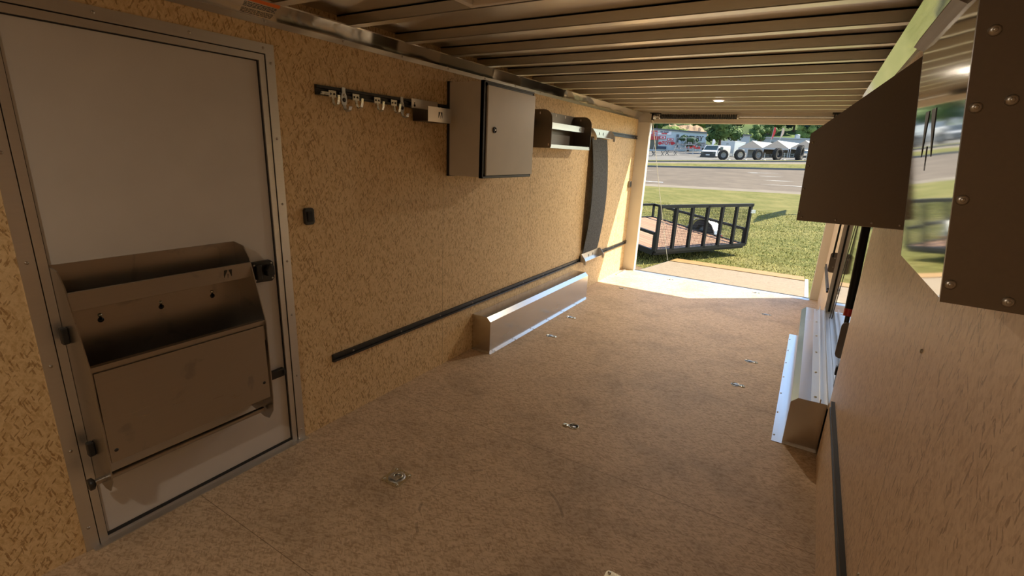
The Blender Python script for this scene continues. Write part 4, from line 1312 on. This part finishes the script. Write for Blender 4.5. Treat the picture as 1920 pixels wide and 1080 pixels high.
# ------------------------------------------------------------------ three market tents
def tent(px_peak, py_peak, py_eave, lab):
    base = on_line(px_peak, 299.5, 40.5)
    peak = on_line(px_peak, py_peak, 40.5); ev = on_line(px_peak, py_eave, 40.5)
    hp_, he = peak.z - base.z, ev.z - base.z
    t = thing('market_tent', lab, 'tent', (0, 0, 0), 'white peaked market tents')
    hw, L = 1.72, 10.0
    sh = 7.4                                        # the tents run back towards the right
    X = lambda x, y: x + sh * y / L
    b = MB()
    v = []
    for y in (0, L):
        v += [(X(-hw, y), y, he), (X(0, y), y, hp_), (X(hw, y), y, he)]
    v += [(q[0], q[1], q[2] - .04) for q in v]
    b.add(v, [(0, 1, 4, 3), (1, 2, 5, 4), (9, 10, 7, 6), (10, 11, 8, 7), (0, 6, 7, 1), (1, 7, 8, 2), (3, 4, 10, 9), (4, 5, 11, 10), (0, 3, 9, 6), (2, 8, 11, 5)])
    b.build('roof', M['tent'], t)
    for y in (.02, L - .02):
        b = MB(); b.prism([(X(-hw, y), he), (X(hw, y), he), (X(0, y), hp_ - .02)], 1, y, y + .03); b.build('gable', M['tent_gable'], t)
    b = MB()
    b.box((-hw, 0, he - .22), (hw, .03, he)); b.build('valance', M['tent'], t)
    for y in (0, L / 2, L):
        for x in (-hw, hw):
            b = MB(); b.bar((X(x, y), y, 0), (X(x, y), y, he), .07, .07, (0, 1, 0)); b.build('leg', M['paint_white'], t)
    t.location = base; t.rotation_euler = (0, 0, math.atan2(LD.y, LD.x))
    return t
tent(1404.4, 263.5, 277.5, 'white peaked tent next to the box trailer')
tent(1451, 263, 277.5, 'white peaked tent in the middle with a tan gable')
tent(1503, 263, 277.5, 'white peaked tent farthest from the box trailer')
# goods under the tents
for px, py, w, h, dp, mt, lab in ((1410, 299, 1.5, 1.9, .6, 'paint_white', 'white cupboard under the first tent'), (1425, 299, 1.0, 1.1, .5, 'table_wood', 'brown shelf of goods beside the first tent'),
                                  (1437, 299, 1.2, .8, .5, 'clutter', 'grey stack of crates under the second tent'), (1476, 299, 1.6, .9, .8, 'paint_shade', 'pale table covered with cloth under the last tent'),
                                  (1440, 297, 2.2, 1.5, .6, 'table_wood', 'brown rack of goods at the back of the second tent'), (1485, 297, 2.4, 1.5, .6, 'clutter', 'dark rack of goods at the back of the last tent')):
    p, a = oriented(px, py, 43 if py > 298 else 47)
    t = thing('goods_rack', lab, 'rack', (0, 0, 0))
    b = MB()
    for k in range(3): b.box((-w / 2, 0, h * (k + .4) / 3), (w / 2, dp, h * (k + .4) / 3 + .06))
    b.build('shelf_board', M[mt], t)
    b = MB(); b.box((-w / 2, dp - .05, .1), (w / 2, dp, h)); b.build('back_board', M[mt], t)
    for x in (-w / 2, w / 2):
        b = MB(); b.box((x - .04, 0, 0), (x + .04, dp, h)); b.build('end_board', M[mt], t)
    t.location = p; t.rotation_euler = (0, 0, a)

# ------------------------------------------------------------------ the store with its painted signs
SL = on_line(1205, 282, 74); SR = on_line(1322, 279, 74)
hL = on_line(1205, 241, 74).z - SL.z; hR = on_line(1322, 249.5, 74).z - SR.z
sd = (SR - SL); sd.z = 0; SW = sd.length; sa = math.atan2(sd.y, sd.x)
t = thing('store_building', 'long pale blue metal store with red and white signs', 'building', (0, 0, 0))
zb = lambda x: (SR.z - SL.z) * x / SW
b = MB()
x0 = -12.0
b.add([(x0, 0, -1.5), (SW, 0, -1.5 + zb(SW)), (SW, 14, -1.5 + zb(SW)), (x0, 14, -1.5), (x0, 0, hL + .5), (SW, 0, hR + zb(SW)), (SW, 14, hR + zb(SW) + .3), (x0, 14, hL + .8)],
      [(0, 1, 5, 4), (1, 2, 6, 5), (2, 3, 7, 6), (3, 0, 4, 7), (4, 5, 6, 7), (0, 3, 2, 1)])
b.build('wall', M['wall_blue'], t)
b = MB(); b.bar((x0, -.1, hL + .55), (SW + .2, -.1, hR + zb(SW) + .05), .5, .25); b.build('roof_edge', M['roof_grey'], t)
def px_store(px, py):
    q = on_line(px, py, 74) - SL
    return (q.x * math.cos(-sa) - q.y * math.sin(-sa), q.z)
def sign(px0, py0, px1, py1, mat, name='sign_board', th=.12, y=0.0):
    a_, z1 = px_store(px0, py0); c_, z0 = px_store(px1, py1)
    b = MB(); b.box((a_, y - th, z0), (c_, y, z1)); return b.build(name, M[mat], t), ((a_ + c_) / 2, y - th - .03, (z0 + z1) / 2), z1 - z0
o, c, h = sign(1233, 245.5, 1258.5, 252.8, 'sign_white')
lettering('FLEA TRADERS', h * .40, M['navy'], t, (c[0], c[1], c[2] + h * .22), (R(90), 0, 0), .01, bold=.03, wide=1.0)
lettering('MARKET', h * .40, M['sign_red'], t, (c[0], c[1], c[2] - h * .24), (R(90), 0, 0), .01, bold=.03, wide=1.1)
c = px_store(1225.5, 250); lettering('KET', 1.35, M['sign_red'], t, (c[0], -.05, c[1]), (R(90), 0, 0), .02, bold=.05, wide=.95)
o, c, h = sign(1236.5, 254.5, 1248, 261, 'sign_red')
o2, c2, h2 = sign(1238.5, 255.7, 1246.5, 259.8, 'sign_white', th=.18)
lettering('OPEN', h2 * .62, M['sign_red'], t, (c2[0], c2[1], c2[2]), (R(90), 0, 0), .01, bold=.02, wide=.8)
o, c, h = sign(1251.5, 258.8, 1262, 264, 'sign_red')
o2, c2, h2 = sign(1252.6, 259.8, 1261, 263, 'sign_white', th=.18)
lettering('FOOD', h2 * .75, M['sign_red'], t, (c2[0], c2[1], c2[2]), (R(90), 0, 0), .01, bold=.02, wide=.8)
c = px_store(1251, 268.5); lettering('TOYS', .9, M['sign_red'], t, (c[0], -.05, c[1]), (R(90), 0, 0), .02, bold=.03)
for q in (1237.5, 1261.5):
    c = px_store(q, 268.5); b = MB(); b.prism([(c[0] - .55, c[1]), (c[0], c[1] - .38), (c[0] + .55, c[1]), (c[0], c[1] + .38)], 1, -.06, 0); b.build('diamond_sign', M['sign_red'], t)
c = px_store(1296, 259.5); lettering('JEWELRY', 1.25, M['ink'], t, (c[0], -.05, c[1]), (R(90), 0, 0), .02, bold=.05, wide=.95)
o, c, h = sign(1219, 255, 1233.5, 262.5, 'awning_red', 'awning', th=.9)
o, c, h = sign(1217, 262.5, 1232.5, 280, 'dark_glass', 'entrance', th=.08)
o, c, h = sign(1232, 274, 1248.5, 279.5, 'navy', 'low_wall', th=.3)
o, c, h = sign(1268.5, 252, 1270, 279, 'roof_grey', 'downpipe', th=.15)
o, c, h = sign(1270.5, 252.5, 1276.5, 277, 'wall_blue', 'door_panel', th=.1)
t.location = SL; t.rotation_euler = (0, 0, sa)

def shed(px0, px1, py_base, py_top, off, depth, mat, lab, roof='roof_grey'):
    a_ = on_line(px0, py_base, off); c_ = on_line(px1, py_base, off)
    h = on_line((px0 + px1) / 2, py_top, off).z - (a_.z + c_.z) / 2
    d_ = c_ - a_; d_.z = 0
    t = thing('shed', lab, 'building', (0, 0, 0))
    b = MB(); b.box((0, 0, -1.5), (d_.length, depth, h)); b.build('wall', M[mat], t)
    b = MB(); b.box((-.2, -.2, h), (d_.length + .2, depth + .2, h + .22)); b.build('roof', M[roof], t)
    b = MB()
    k = 2.0
    while k < d_.length - 1:
        b.box((k, -.03, h * .45), (k + 1.1, 0, h * .75)); k += 4.5
        break
    b.build('window', M['dark_glass'], t)
    t.location = (a_.x, a_.y, min(a_.z, c_.z)); t.rotation_euler = (0, 0, math.atan2(d_.y, d_.x))
    return t
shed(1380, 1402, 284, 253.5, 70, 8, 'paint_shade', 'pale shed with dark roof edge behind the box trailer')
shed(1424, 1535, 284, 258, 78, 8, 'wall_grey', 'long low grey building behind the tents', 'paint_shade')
p, a = oriented(1496, 258.5, 79)
t = thing('roof_unit', 'white ventilation unit on roof of the long grey building', 'ventilator', (0, 0, 0))
b = MB(); b.box((-.4, 0, -.2), (.4, .8, .5)); b.build('housing', M['paint_white'], t)
b = MB(); b.lathe([(.0001, .75), (.5, .65), (.5, .5), (.0001, .5)], (0, .4, 0), (0, 0, 1), 14); b.build('cap', M['galv'], t)
t.location = p; t.rotation_euler = (0, 0, a)

# ------------------------------------------------------------------ flags
def flag(px, py0, py1, off, mat, lab, lean=.12):
    base = on_line(px, 292, off); z0 = on_line(px, py1, off).z; z1 = on_line(px, py0, off).z
    t = thing('feather_flag', lab, 'flag', tuple(base))
    top = Vector((base.x + lean * (z1 - base.z) * .6, base.y, z1))
    b = MB(); b.tube([base, base.lerp(top, .6), top], [.05, .04, .02], 8); b.build('pole', M['paint_white'], t)
    b = MB()
    pts = [base.lerp(top, (z0 - base.z) / (z1 - base.z))]
    n = 8; v = []
    for k in range(n + 1):
        s = k / n
        q = base.lerp(top, (z0 + (z1 - z0) * s - base.z) / (z1 - base.z))
        w = .62 * math.sin(math.pi * min(1, .22 + .78 * (1 - s))) * (.55 + .45 * (1 - s))
        wob = .12 * math.sin(s * 5)
        v += [q, q + LD * max(.03, w) + LN * wob]
    v += [x + LN * .03 for x in v]
    m_ = 2 * (n + 1)
    f = []
    for k in range(n):
        i = 2 * k
        f += [(i, i + 1, i + 3, i + 2), (m_ + i + 2, m_ + i + 3, m_ + i + 1, m_ + i), (i, i + 2, m_ + i + 2, m_ + i), (i + 1, m_ + i + 1, m_ + i + 3, i + 3)]
    f += [(0, m_, m_ + 1, 1), (2 * n, 2 * n + 1, m_ + 2 * n + 1, m_ + 2 * n)]
    b.add(v, f); b.build('cloth', M[mat], t)
flag(1438, 238, 262, 62, 'flag_red', 'tall red feather flag behind the tents')
flag(1454, 240, 260, 62, 'flag_cream', 'cream and orange feather flag beside the red one')
flag(1330, 261, 274, 45, 'sign_white', 'short white feather flag above the white van')
flag(1222, 244, 250, 60, 'paint_white', 'thin white pole in front of the store entrance', .25)

# ------------------------------------------------------------------ picnic tables and market tables on the lot
def picnic(px, py, off, lab, s=1.0):
    p, a = oriented(px, py, off)
    t = thing('picnic_table', lab, 'picnic table', (0, 0, 0), 'picnic tables on the lot')
    b = MB(); b.box((-.95, -.38, .70), (.95, .38, .75)); b.build('table_top', M['table_wood'], t)
    for yy in (-.72, .72):
        b = MB(); b.box((-.95, yy - .14, .42), (.95, yy + .14, .46)); b.build('bench', M['table_wood'], t)
    for xx in (-.7, .7):
        for s_ in (-1, 1):
            b = MB(); b.bar((xx - .28 * s_, -.55, .0), (xx + .28 * s_, .25 * 0, .72), .08, .08); b.build('leg', M['roof_grey'], t)
    t.location = p; t.rotation_euler = (0, 0, a); t.scale = (s,) * 3
picnic(1216, 292.5, 45, 'picnic table on the lot nearest the rear post')
picnic(1233.5, 292, 46.5, 'picnic table on the lot, middle of the three')
picnic(1258, 291, 48.5, 'picnic table on the lot nearest the market stalls')
def stall(px, py, off, w, mat, lab, frame):
    p, a = oriented(px, py, off)
    t = thing('market_stall', lab, 'stall', (0, 0, 0))
    b = MB(); b.box((-w / 2, -.4, .75), (w / 2, .4, .82)); b.build('table_top', M[mat], t)
    for xx in (-w / 2 + .1, w / 2 - .1):
        b = MB(); b.bar((xx, -.3, 0), (xx, -.3, .75), .06, .06, (0, 1, 0)); b.build('leg', M['galv'], t)
        b = MB(); b.bar((xx, .3, 0), (xx, .3, .75), .06, .06, (0, 1, 0)); b.build('leg', M['galv'], t)
    rg_ = random.Random(int(px))
    b = MB(); x = -w / 2 + .1
    while x < w / 2 - .3:
        q = rg_.uniform(.2, .45); b.box((x, -.3, .82), (x + q, .1, .82 + rg_.uniform(.1, .5))); x += q + .1
    b.build('goods', M[mat if mat == 'red' else 'clutter'], t)
    if frame:
        b = MB()
        for xx in (-w / 2, w / 2):
            b.bar((xx, .4, 0), (xx, .4, 2.1), .06, .06, (0, 1, 0))
        b.bar((-w / 2, .4, 2.1), (w / 2, .4, 2.1), .07, .07)
        b.build('canopy_frame', M['paint_white'], t)
    t.location = p; t.rotation_euler = (0, 0, a)
stall(1281, 289, 50, 3.2, 'paint_white', 'white stall table piled with goods next to the picnic tables', False)
stall(1298, 287.5, 51, 2.4, 'red', 'red stall table in the middle of the lot', False)
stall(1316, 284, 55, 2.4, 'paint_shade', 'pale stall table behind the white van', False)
stall(1276, 280, 63, 1.9, 'clutter', 'framed stall below the jewelry wall, nearer the picnic tables', True)
stall(1293, 279.5, 64.5, 1.9, 'paint_white', 'framed stall below the jewelry wall, middle one', True)
stall(1310, 279, 63, 1.9, 'clutter', 'framed stall below the jewelry wall, nearer the big tree', True)

# ------------------------------------------------------------------ trees
def crown_mesh(name, mat, seed, n=650, leaf=.075, lobes=9):
    rg_ = random.Random(seed)
    cs = [(Vector((rg_.gauss(0, .38), rg_.gauss(0, .38), rg_.uniform(-.5, .62))), rg_.uniform(.28, .5)) for _ in range(lobes)]
    b = MB(); v, f = [], []
    for k in range(n):
        c, r_ = cs[k % lobes]
        d = Vector((rg_.gauss(0, 1), rg_.gauss(0, 1), rg_.gauss(0, 1))).normalized()
        q = c + d * r_ * rg_.uniform(.72, 1.05)
        u = Vector((rg_.gauss(0, 1), rg_.gauss(0, 1), rg_.gauss(0, 1))).normalized()
        w = d.cross(u)
        if w.length < .05: continue
        w.normalize(); u = (u - d * u.dot(d) * .6).normalized()
        s = leaf * rg_.uniform(.6, 1.4)
        o = len(v)
        v += [q - u * s, q + w * s * .6, q + u * s, q - w * s * .6]
        f.append((o, o + 1, o + 2, o + 3))
    for c, r_ in cs:
        pass
    b.add(v, f)
    # dense core of every lobe
    for c, r_ in cs:
        b.lathe([(.0001, -r_ * .8), (r_ * .55, -r_ * .55), (r_ * .8, 0), (r_ * .55, r_ * .55), (.0001, r_ * .8)], tuple(c), (rg_.gauss(0, .3), rg_.gauss(0, .3), 1), 8)
    return b
def make_tree(name, mat, seed, trunk_h=1.0, n=900):
    t = thing(name, 'x', 'tree', (0, 0, 0))
    b = crown_mesh('crown', mat, seed, n)
    b.v = [(p[0], p[1], p[2] + trunk_h + .6) for p in [Vector(q) for q in b.v]]
    b.build('crown', M[mat], t)
    b = MB(); b.tube([(0, 0, -.3), (.02, .01, trunk_h * .6), (0, .03, trunk_h + .5)], [.09, .07, .04], 8); b.build('trunk', M['bark'], t)
    return t
def put(t, px, py, off, s, lab, group=None, wide=1.0):
    p = on_line(px, py, off)
    t.location = p; t.scale = (s * wide, s * wide, s)
    t.rotation_euler = (0, 0, random.uniform(0, 6))
    t['label'] = lab
    if group: t['group'] = group
    return t
PA = make_tree('leafy_tree', 'leaf_a', 11, .75, 1500)
put(PA, 1347, 289, 60, 3.6, 'big green tree standing behind the white van', wide=1.12)
PB = make_tree('leafy_tree', 'leaf_b', 12, .35, 900)
put(PB, 1290, 280, 71, 1.7, 'dark leafy bush hiding part of the jewelry lettering', wide=1.6)
PC = make_tree('leafy_tree', 'leaf_c', 13, .5, 900)
put(PC, 1510, 268, 84, 2.0, 'small bright green tree behind the long grey building', wide=1.1)
PD = make_tree('leafy_tree', 'leaf_d', 14, .6, 900)
def cp(src, px, py, off, s, lab, group=None, wide=1.0):
    c = copy_tree(src); return put(c, px, py, off, s, lab, group, wide)
cp(PA, 1424, 276, 76, 2.1, 'mid green tree at the corner of the pale shed', wide=1.1)
cp(PC, 1262, 262, 86, 1.6, 'bright bush on the slope above the store roof', wide=2)
cp(PC, 1402, 268, 72, 1.0, 'small yellow green bush beside the pale shed', wide=1.0)
put(PD, 1545, 268, 86, 6.0, 'tall tree, shade painted into its blue green leaves, nearest the brown cabinet', wide=1.2)
rg = random.Random(21)
spots = []
lab_f = 'leafy tree in the wooded hillside behind the market'
tries = 0
while len(spots) < 40 and tries < 4000:
    tries += 1
    off = rg.uniform(98, 150); px = rg.uniform(1120, 1650); sz = rg.uniform(3.2, 4.8)
    q = on_line(px, 260, off)
    if 1235 < px < 1335 and off < 106: continue
    if any((q.x - o[0]) ** 2 + (q.y - o[1]) ** 2 < ((sz + o[2]) * .95) ** 2 for o in spots): continue
    spots.append((q.x, q.y, sz, off, px))
for qx, qy, sz, off, px in spots:
    gz = off - 80
    h = E5[4].z + (5 * gz / 25 if gz < 25 else 5 + 41 * (gz - 25) / 85)
    src = PD if px > 1455 and rg.random() < .75 else rg.choice([PA, PB, PB, PC])
    if px < 1345 and rg.random() < .6: src = PC if rg.random() < .6 else PA
    c = copy_tree(src)
    c.location = (qx, qy, h + (qx - LA.x) * .02 - .5); c.scale = (sz * 1.05, sz * 1.05, sz); c.rotation_euler = (0, 0, rg.uniform(0, 6))
    c['label'] = lab_f; c['group'] = 'trees on the wooded hillside'
# bare rock cut on the slope
a_, c_ = on_line(1270, 251, 84), on_line(1336, 251, 84)
b = MB(); n = 10; v = []
for i in range(n + 1):
    for j in range(6):
        q = a_.lerp(c_, i / n) + LN * (j * 3.2) + Vector((0, 0, -1.0 + j * .75 + rg.uniform(-.35, .35)))
        v.append(q)
b.add(v, [(i * 6 + j, (i + 1) * 6 + j, (i + 1) * 6 + j + 1, i * 6 + j + 1) for i in range(n) for j in range(5)])
struct(b.build('hill_slope', M['rock']), 'bare orange rocky cut in the hillside above the store', 'hillside')

# ------------------------------------------------------------------ tilted sign panel beside the lawn (its shadow falls on the grass)
c0 = Vector((1.0, 20.4, -.3)); sv = -SUN_DIR / SUN_DIR.z * -1
sv = Vector((1.22, 1.04, 2.01))
pc = c0 + sv * 2.4
e1 = Vector((.36, 1.9, .0)); e2 = Vector((.25, -1.0, .35))
t = thing('sign_panel', 'tilted panel on a pole beside the lawn, only its shadow shows', 'sign', (pc.x + 1.6, pc.y + 2.6, -.3))
b = MB()
v = [pc - e1 - e2, pc + e1 - e2, pc + e1 + e2, pc - e1 + e2]
b.add(v + [q + Vector((0, 0, -.05)) for q in v], [(0, 1, 2, 3), (7, 6, 5, 4), (0, 4, 5, 1), (1, 5, 6, 2), (2, 6, 7, 3), (3, 7, 4, 0)])
b.build('panel', M['galv'], t)
b = MB(); b.tube([(pc.x + 1.6, pc.y + 2.6, -.35), (pc.x + 1.6, pc.y + 2.6, pc.z), (pc.x, pc.y, pc.z)], .06, 8); b.build('pole', M['galv'], t)
